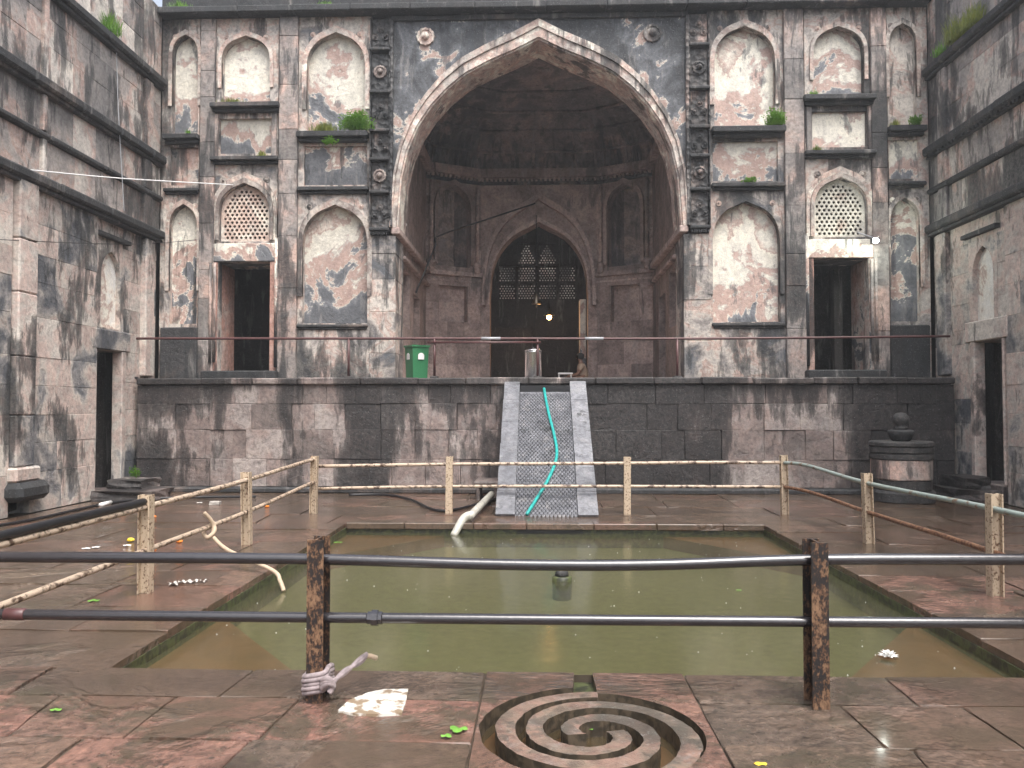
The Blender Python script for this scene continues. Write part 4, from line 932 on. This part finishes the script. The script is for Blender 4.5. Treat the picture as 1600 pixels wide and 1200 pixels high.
lo_ = bpy.data.objects.new('flood_light', ld); COL.objects.link(lo_); lo_.location = (fp.x - .03, YF - .52, fp.z - .06); attach(lo_, fld)
def wire(name, pts, r, mat, label, cat='wire'): return tag(tube(name, pts, r, mat, None, 6, 8), label, cat)
wire('overhead_wire', [on_x(-40, 256, -XW + .1), on_y(-6, 260, 11.0), on_y(180, 278, 13.4), on_y(365, 289, YF - .04)], .011, M['white'], 'white wire strung from the left wall to the left pierced screen')
wire('overhead_wire', [on_y(-10, 374, 10.9), on_y(160, 381, 13.5), on_y(245, 380, YF - .3), on_y(335, 372, YF - .02)], .006, M['black'], 'thin dark wire sagging below the left pierced screen', 'wire')
wire('drop_wire', [on_y(181, 20, 14.05), on_y(184, 150, 14.05), on_y(191, 280, 14.1), on_y(194, 330, 14.12)], .007, M['galv'], 'pale wire hanging down the left wall across its string courses')
pts = [on_y(836, 318, 21.0), on_y(760, 343, 19.9), on_y(686, 369, 19.0), on_y(680, 385, 18.9), on_y(657, 440, 18.4), on_y(650, 457, 18.2)]
wire('black_cable', pts, .024, M['black'], 'thick black cable sloping from the inner arch point to the porch side', 'cable')
lathe('round_bulb', [(0, -.05), (.04, -.03), (.05, 0), (.04, .03), (0, .05)], on_y(632, 351, 17.0), M['white'], None, 14)
tag(bpy.context.scene.objects['round_bulb'], 'unlit white round bulb on the porch jamb', 'bulb')

# ================================================================== THINGS IN THE COURTYARD
def gz(x, y, z=.02): return on_z(x, y, z)
def hose(name, pix, r, mat, label, z=None): return tag(tube(name, [gz(x, y, (r if z is None else z)) for x, y in pix], r, mat, None, 8, 6), label, 'hose')
hose('black_hose', [(-30, 826), (60, 810), (150, 790), (215, 781), (300, 777), (400, 776)], .022, M['black'], 'black hose with white joint lying along the left wall foot')
tag(tube('hose_joint', [gz(157, 789, .03), gz(173, 785, .03)], .034, M['white'], None, 10), 'short white pipe joint on the black hose by the left wall', 'pipe joint')
hose('black_hose', [(545, 773), (600, 773), (640, 780), (670, 794), (690, 798), (712, 796), (745, 788), (778, 779)], .022, M['black'], 'black hose curling along the floor to the foot of the grey chute')
tag(tube('black_hose', [(XL, 4.5, .785), (XL, 5.6, .787), (XL, 6.4, .785), (XL, 6.8, .785)], .032, M['black'], None, 10), 'thick black hose lying on the cream rail near the knotted rope', 'hose')
tl = [(850, 607), (856, 640), (866, 680), (870, 705), (867, 725), (855, 752), (838, 780), (823, 804)]
def chute_pt(x, y):
    d = ray(x, y); o = CH + nrm * .012; t = (o - EYE).dot(nrm) / d.dot(nrm); return EYE + d * t
tag(tube('turquoise_hose', [chute_pt(*q) for q in tl], .026, M['teal'], None, 10), 'bright turquoise hose snaking down the grey carved chute', 'hose')
pp = [on_y(776, 770, 12.3), on_y(748, 792, 11.7), on_y(728, 806, 11.3)]
wp = thing('waste_pipe', gz(728, 815, 0), 'dirty white pipe with wrapped end pouring into the pool', 'pipe')
A = gz(768, 772, .12); B = gz(735, 806, .10); Cc = Vector((gz(722, 812, .08).x, PY1 + .02, .06)); Dd = on_z(708, 838, WZ - .02)
tube('pipe', [A, (A + B) / 2, B], .055, M['pvc'], wp, 12); tube('wrapped_end', [B, Cc, Dd], .06, M['pvc'], wp, 12, 6, lambda t: .07 - .022 * t)
bxp = gz(762, 782, 0)
box_t = thing('drain_box', (bxp.x, bxp.y + .3, 0), 'dark brown stone box drain against the chute side', 'drain')
for a, b in ((-.2, -.14), (.1, .16)): box('side_stone', bxp.x + a, bxp.x + b, bxp.y + .05, bxp.y + .75, -.01, .26, M['platform'], box_t, .01)
box('cover_stone', bxp.x - .24, bxp.x + .18, bxp.y + .0, bxp.y + .8, .262, .32, M['platform'], box_t, .015)
# rope knotted on the left lower rail
rp = thing('knotted_rope', (XL, 8.0, .3), 'beige rope knotted round the cream lower rail and trailing to the pool', 'rope')
kx = 8.15
tube('rope_tail', [(XL - .02, kx - .05, .52), (XL + .03, kx, .44), (XL + .05, kx + .02, .36), (XL + .06, kx - .02, .28)], .02, M['rope'], rp, 8)
tube('knot', [(XL + .04, kx + .05, .40), (XL - .04, kx, .33), (XL + .02, kx - .06, .27), (XL + .07, kx, .33), (XL + .03, kx + .05, .41)], .021, M['rope'], rp, 8)
e_ = on_z(438, 905, -.02)
tube('rope_run', [(XL + .05, kx, .27), (XL + .3, kx - .22, .17), (e_.x - .12, e_.y + .12, .04), (e_.x, e_.y, -.04), (e_.x + .05, e_.y - .05, -.12)], .02, M['rope'], rp, 8)
# cloth tied round the front post
cx_ = on_y(498, 900, YR).x
cl = thing('tied_cloth', (cx_, YR, 0), 'twisted mauve cloth knotted round the foot of a rusty front post', 'cloth')
for k in range(5):                                                          # folds of cloth wound round the I-beam
    z = .05 + k * .022; w_, d_ = .052 + .003 * (k % 2), .082 + .003 * (k % 2)
    tube('wrap_fold', [(cx_ - w_, YR - d_, z), (cx_ + w_, YR - d_, z + .02), (cx_ + w_ + .004, YR, z + .028), (cx_ + w_, YR + d_, z + .012), (cx_ - w_, YR + d_, z), (cx_ - w_ - .004, YR, z - .006), (cx_ - w_, YR - d_, z)], .015, M['cloth'], cl, 8, 3)
for k in range(3): tube('knot', [(cx_ + .05, YR - .10, .085 + .02 * k), (cx_ + .085, YR - .12, .12 + .012 * k), (cx_ + .11, YR - .10, .10), (cx_ + .09, YR - .085 - .01 * k, .065)], .017, M['cloth'], cl, 8)
for k in range(4):
    o_ = Vector((0, .008 * math.cos(k * 1.6), .012 * math.sin(k * 1.6)))
    tube('twisted_tail', [Vector((cx_ + .1, YR - .09, .11)) + o_, Vector((cx_ + .15, YR - .02, .145)) - o_ * .8, Vector((cx_ + .21, YR + .07, .175)) + o_, Vector((cx_ + .245, YR + .12, .20)) + o_ * .4], .012, M['cloth'], cl, 8, 6)
tube('tail_end', [(cx_ + .235, YR + .11, .195), (cx_ + .26, YR + .14, .185), (cx_ + .29, YR + .17, .165)], .014, M['rope'], cl, 8, 4)
# round pedestal with a small stone pot
pb = gz(1402, 778, 0); pb = Vector((6.18, 13.9, 0))
pd = thing('round_pedestal', pb, 'stout round stone pedestal with dark moulded drum near the right wall', 'pedestal')
def pring(name, prof, mat): lathe(name, prof, pb, mat, pd, 36, None, lambda a, i: .012 * math.sin(5 * a + i), smooth=False)
pring('foot_ring', [(.50, 0), (.52, .02), (.52, .16), (.49, .2)], M['pedestal'])
pring('lower_drum', [(.46, .201), (.47, .22), (.47, .36), (.45, .38)], M['pedestal'])
pring('pale_drum', [(.475, .381), (.485, .40), (.485, .70), (.475, .71)], M['pilaster'])
pring('upper_moulding', [(.47, .711), (.50, .73), (.50, .80), (.47, .82), (.50, .84), (.50, .92), (.47, .93), (.51, .95), (.51, 1.0), (.49, 1.02)], M['pedestal'])
pot = thing('stone_pot', pb + Vector((0, 0, 1.02)), 'small carved grey lotus pot with round knob on the pedestal', 'stone pot')
lathe('bowl', [(.13, 0), (.16, .03), (.19, .10), (.21, .16), (.19, .19), (.12, .2)], pb + Vector((0, 0, 1.018)), M['pedestal'], pot, 24, None, lambda a, i: .05 * math.cos(10 * a))
lathe('knob', [(.11, .2), (.12, .23), (.08, .26), (.12, .31), (.135, .37), (.12, .43), (.07, .48), (0, .49)], pb + Vector((0, 0, 1.018)), M['pedestal'], pot, 20)
# small stone spout in the pool
fp_ = on_z(878, 906, WZ)
fs = thing('pool_spout', fp_, 'small dark domed stone spout standing in the middle of the pool', 'spout')
lathe('ring', [(.09, -.3), (.10, -.02), (.10, .03), (.085, .04)], fp_, M['moss_edge'], fs, 18); lathe('dome', [(.07, .041), (.065, .08), (.04, .11), (0, .12)], fp_, M['pedestal'], fs, 16)
# lotus
lp = on_z(1388, 1028, WZ)
lt = thing('lotus_flower', lp, 'white lotus flower floating on the brown shallow corner of pool', 'flower')
for k in range(22):
    ring = k // 8; a = k * 2 * math.pi / 8 + ring * .4; el = R((12, 38, 65)[min(ring, 2)]); Ln = (.075, .065, .05)[min(ring, 2)]; w = .016
    d = Vector((math.cos(a) * math.cos(el), math.sin(a) * math.cos(el), math.sin(el))); sd_ = Vector((-math.sin(a), math.cos(a), 0)); up = sd_.cross(d)
    c = lp + Vector((0, 0, .006))
    V = [c, c + d * Ln * .5 + sd_ * w - up * .006, c + d * Ln, c + d * Ln * .5 - sd_ * w - up * .006, c + d * Ln * .5 + up * .004]
    raw_obj('petal', V, [(0, 1, 4), (1, 2, 4), (2, 3, 4), (3, 0, 4)], M['petal'], lt)
# marigolds, petals, leaves, scraps
def marigold(c, mat, label, group, r=.03):
    lathe('flower_head', [(r * .6, 0), (r, r * .35), (r * .95, r * .7), (r * .5, r * 1.05), (0, r * 1.1)], c, mat, None, 14, None, lambda a, i: .16 * math.sin(7 * a + i * 2), smooth=False)
    return tag(bpy.context.view_layer.objects.active if False else COL.objects[-1], label, 'flower', group)
for (x, y, lb) in ((191, 792, 'orange marigold head on the floor beside the white hose joint'), (240, 809, 'orange marigold head on the floor behind the nearer cream post top'), (280, 848, 'orange marigold head on open floor between rope and cream post'),
                   (239, 861, 'orange marigold head right beside the lower rail and cream post'), (417, 793, 'orange marigold head lying alone near the far corner post')): marigold(gz(x, y, 0), M['orange'], lb, 'marigolds on the floor', .035)
marigold(on_z(1001, 833, WZ - .005), M['orange'], 'orange marigold head floating at the far pool edge', None, .05)
marigold(on_z(1093, 832, WZ - .005), M['yellow'], 'yellow flower head floating at the far pool edge', None, .04)
marigold(gz(204, 846, 0), M['yellow'], 'yellow flower head on the wet floor by a cream post', None, .04)
def flake(name, c, r, mat, label, cat, group=None, lobes=3, rot=0, tilt=.15):
    V = [Vector(c) + Vector((0, 0, .012))]; n = 18
    for j in range(n):
        a = 2 * math.pi * j / n; rr = r * (.55 + .45 * abs(math.cos(lobes * a / 2))) * rnd.uniform(.9, 1.1)
        V.append(Vector(c) + Vector((rr * math.cos(a + rot), rr * math.sin(a + rot) * .8, .006 + tilt * r * math.sin(a * 2 + 1) ** 2)))
    return tag(raw_obj(name, V, [(0, 1 + j, 1 + (j + 1) % n) for j in range(n)], mat), label, cat, group)
flake('fallen_leaf', gz(716, 1142, 0), .05, M['leaf'], 'larger half of a torn green leaf on red slab near the spiral', 'leaf', None, 3, .4)
flake('fallen_leaf', gz(698, 1152, 0), .03, M['leaf'], 'smaller half of a torn green leaf on red slab near the spiral', 'leaf', None, 3, 1.2)
flake('fallen_leaf', gz(87, 1111, 0), .032, M['leaf'], 'single yellow-green leaf on the bare slab far from the spiral', 'leaf', None, 2)
flake('fallen_leaf', on_z(920, 1141, -.05), .022, M['leaf'], 'round green leaf floating at the centre of the spiral', 'leaf', None, 1)
flake('fallen_leaf', gz(146, 940, 0), .05, M['leaf'], 'dark green leaf on the floor near the nearest cream post', 'leaf', None, 3)
flake('fallen_leaf', on_z(528, 848, WZ + .001), .06, M['leaf'], 'green leaf floating in the far corner of the pool', 'leaf', None, 2, 0, .05)
flake('fallen_leaf', on_z(1154, 923, WZ + .001), .03, M['leaf'], 'small green leaf floating beside the far black post', 'leaf', None, 2, 0, .05)
flake('fallen_leaf', gz(1188, 1196, 0), .03, M['yellow'], 'yellow leaf on the slab right of the spiral', 'leaf', None, 2)
for (x, y, lb) in ((199, 853, 'white petal cluster on the floor touching the cream post'), (150, 856, 'white petal on the floor between the cream post and outer hose'), (135, 858, 'lone white petal on the floor furthest out from the cream post'),
                   (312, 786, 'white petal beside the pale broken stone before the terrace'), (1330, 792, 'white petal on the floor beside the post near the pedestal')):
    flake('white_petal', gz(x, y, 0), .05, M['petal'], lb, 'petal', 'white petals on the floor', 5)
for (x, y, r, lb) in ((272, 915, .06, 'largest torn scrap of the litter row, end nearest the cream post'), (285, 912, .05, 'torn scrap second from the cream post in the litter row'), (300, 911, .055, 'torn scrap third from the cream post in the litter row'), (318, 910, .045, 'smallest torn scrap at the pool end of the litter row')):
    flake('torn_scrap', gz(x, y, 0), r, M['paper'], lb, 'litter', 'litter scraps by the pool', 5, rnd.random() * 3, .5)
g_ = gz(336, 788, 0); rock((g_.x, g_.y, 0), .16, .09, .05, 'pale broken stone piece on the wet floor before terrace', M['paper'])

# ================================================================== PLANTS ON LEDGES
def tuft(c, w, h, n, mat, label, droop=.5, leafy=False, dy=.10):
    V, Fc = [], []
    for k in range(n):
        bx, by = rnd.gauss(0, .33) * w, rnd.uniform(-dy, dy * .5); base = Vector(c) + Vector((bx, by, 0)); a = rnd.uniform(0, 2 * math.pi)
        hh = h * rnd.uniform(.4, 1.05) * (1 - .5 * min(1, abs(bx) / w)); d = Vector((math.cos(a), math.sin(a) * .7 - .25, 0)); tip = base + d * hh * droop * rnd.uniform(.3, 1) + Vector((0, 0, hh)); mid = (base + tip) / 2 + Vector((0, 0, hh * .14))
        if leafy:
            for q in range(7):
                f = .2 + .8 * q / 6; p_ = base.lerp(mid, f * 2) if f < .5 else mid.lerp(tip, f * 2 - 1)
                for sgn in (-1, 1):
                    dd = Vector((rnd.uniform(-1, 1), rnd.uniform(-1, .4), rnd.uniform(-.2, .6))).normalized() * rnd.uniform(.02, .04); sdv = dd.cross(Vector((0, .6, 1))).normalized() * .011
                    b0 = len(V); V += [p_, p_ + dd * .5 + sdv, p_ + dd, p_ + dd * .5 - sdv]; Fc.append((b0, b0 + 1, b0 + 2, b0 + 3))
        else:
            sd_ = Vector((-d.y, d.x, 0)).normalized() * rnd.uniform(.004, .008); b0 = len(V); V += [base - sd_, base + sd_, mid + sd_ * .8, mid - sd_ * .8, tip]; Fc += [(b0, b0 + 1, b0 + 2, b0 + 3), (b0 + 3, b0 + 2, b0 + 4)]
    return tag(raw_obj('ledge_plant', V, Fc, mat), label, 'plant')
YL = YF - .1
def pt(x, y, Y=YL): return on_y(x, y, Y)
tuft(Vector((pt(557, 205).x, YL, 7.12)), .36, .40, 330, M['fern'], 'bushy bright green fern on the ledge beside the left carved strip', .6, True)
tuft(Vector((pt(507, 205).x, YL, 7.12)), .36, .22, 380, M['grass'], 'yellow-green grass row on the ledge next to the bushy fern', .7)
tuft(Vector((pt(520, 222).x, YL - .12, 6.82)), .22, .16, 30, M['fern'], 'sparse trailing leaves hanging under the fern ledge', .9, True)
tuft(Vector((pt(362, 155).x, YL, 7.73)), .36, .12, 200, M['grass'], 'low grass on the upper ledge above the left pierced screen', .6)
tuft(Vector((pt(410, 240).x, YL + .02, 6.64)), .14, .13, 110, M['grass'], 'small yellowish moss tuft on lower ledge above left pierced screen', .6)
tuft(Vector((pt(296, 205).x, YL, 7.11)), .10, .10, 60, M['fern'], 'tiny green tuft on the narrow ledge in the left corner bay', .6)
tuft(Vector((pt(1271, 153).x, YL, 7.73)), .16, .12, 90, M['fern'], 'small green tuft on upper ledge above the right pierced screen', .6)
tuft(Vector((pt(1212, 203).x, YL, 7.12)), .2, .34, 150, M['fern'], 'leafy green fern at the ledge end beside the right broad pilaster', .6, True)
tuft(Vector((pt(1276, 250).x, YL + .02, 6.64)), .14, .12, 90, M['grass'], 'yellowish tuft on lower ledge above the right pierced screen', .6)
tuft(Vector((pt(1398, 200).x, YL, 7.11)), .12, .14, 90, M['grass'], 'yellow-green tuft on the narrow ledge in the right corner bay', .6)
tuft(Vector((pt(1430, 200).x, YL, 7.11)), .16, .2, 50, M['fern'], 'fresh green fern on the narrow ledge in the right corner bay', .6, True)
tuft(Vector((pt(1172, 295).x, YL + .02, 6.02)), .16, .12, 25, M['fern'], 'few green leaves below the middle panel right of the great arch', .9, True)
tuft(Vector((-XW + .1, 13.85, 8.24)), .18, .36, 260, M['fern'], 'drooping bright grass clump on the left wall top string course', .7, False, .25)
tuft(Vector((XW - .12, 14.7, 8.24)), .2, .5, 240, M['grass'], 'tall pale grass clump on the right wall string course', .6, False, .3)
tuft(Vector((XW - .12, 14.1, 8.24)), .2, .42, 240, M['grass'], 'wide dry grass clump further along the right wall string course', .6, False, .35)
tuft(Vector((XW - .12, 15.2, 8.24)), .15, .25, 120, M['fern'], 'short green tuft in the right wall corner on string course', .6, False, .2)
tuft(Vector((-7.3, 14.3, .32)), .12, .22, 26, M['fern'], 'small weed sprouting on the stones at the left doorway', .6, True)
tuft(Vector((-7.25, YF - .15, 9.66)), .3, .18, 120, M['fern'], 'green weeds along the roof cornice in the left corner', .7, False, .12)
tuft(Vector((-4.3, YF - .15, 9.66)), .3, .12, 80, M['fern'], 'low green weeds on the cornice above the fern ledge', .7, False, .12)
tuft(Vector((5.2, YF - .15, 9.66)), .3, .12, 80, M['fern'], 'low green weeds on the cornice above the right broad pilaster', .7, False, .12)
# ================================================================== RAINY AIR
hz = bpy.data.materials.new('rain_haze'); hz.use_nodes = True; ht = hz.node_tree; ht.nodes.clear()
ho = ht.nodes.new('ShaderNodeOutputMaterial'); hv = ht.nodes.new('ShaderNodeVolumePrincipled'); hv.inputs['Color'].default_value = (.93, .96, 1, 1); hv.inputs['Density'].default_value = .0024; hv.inputs['Anisotropy'].default_value = .3
ht.links.new(hv.outputs[0], ho.inputs['Volume'])
hb = box('haze', -14, 14, -8, 34, -3, 12.5, hz, None, 0)
tag(hb, 'thin pale rain haze filling the whole courtyard', 'haze', kind='stuff')
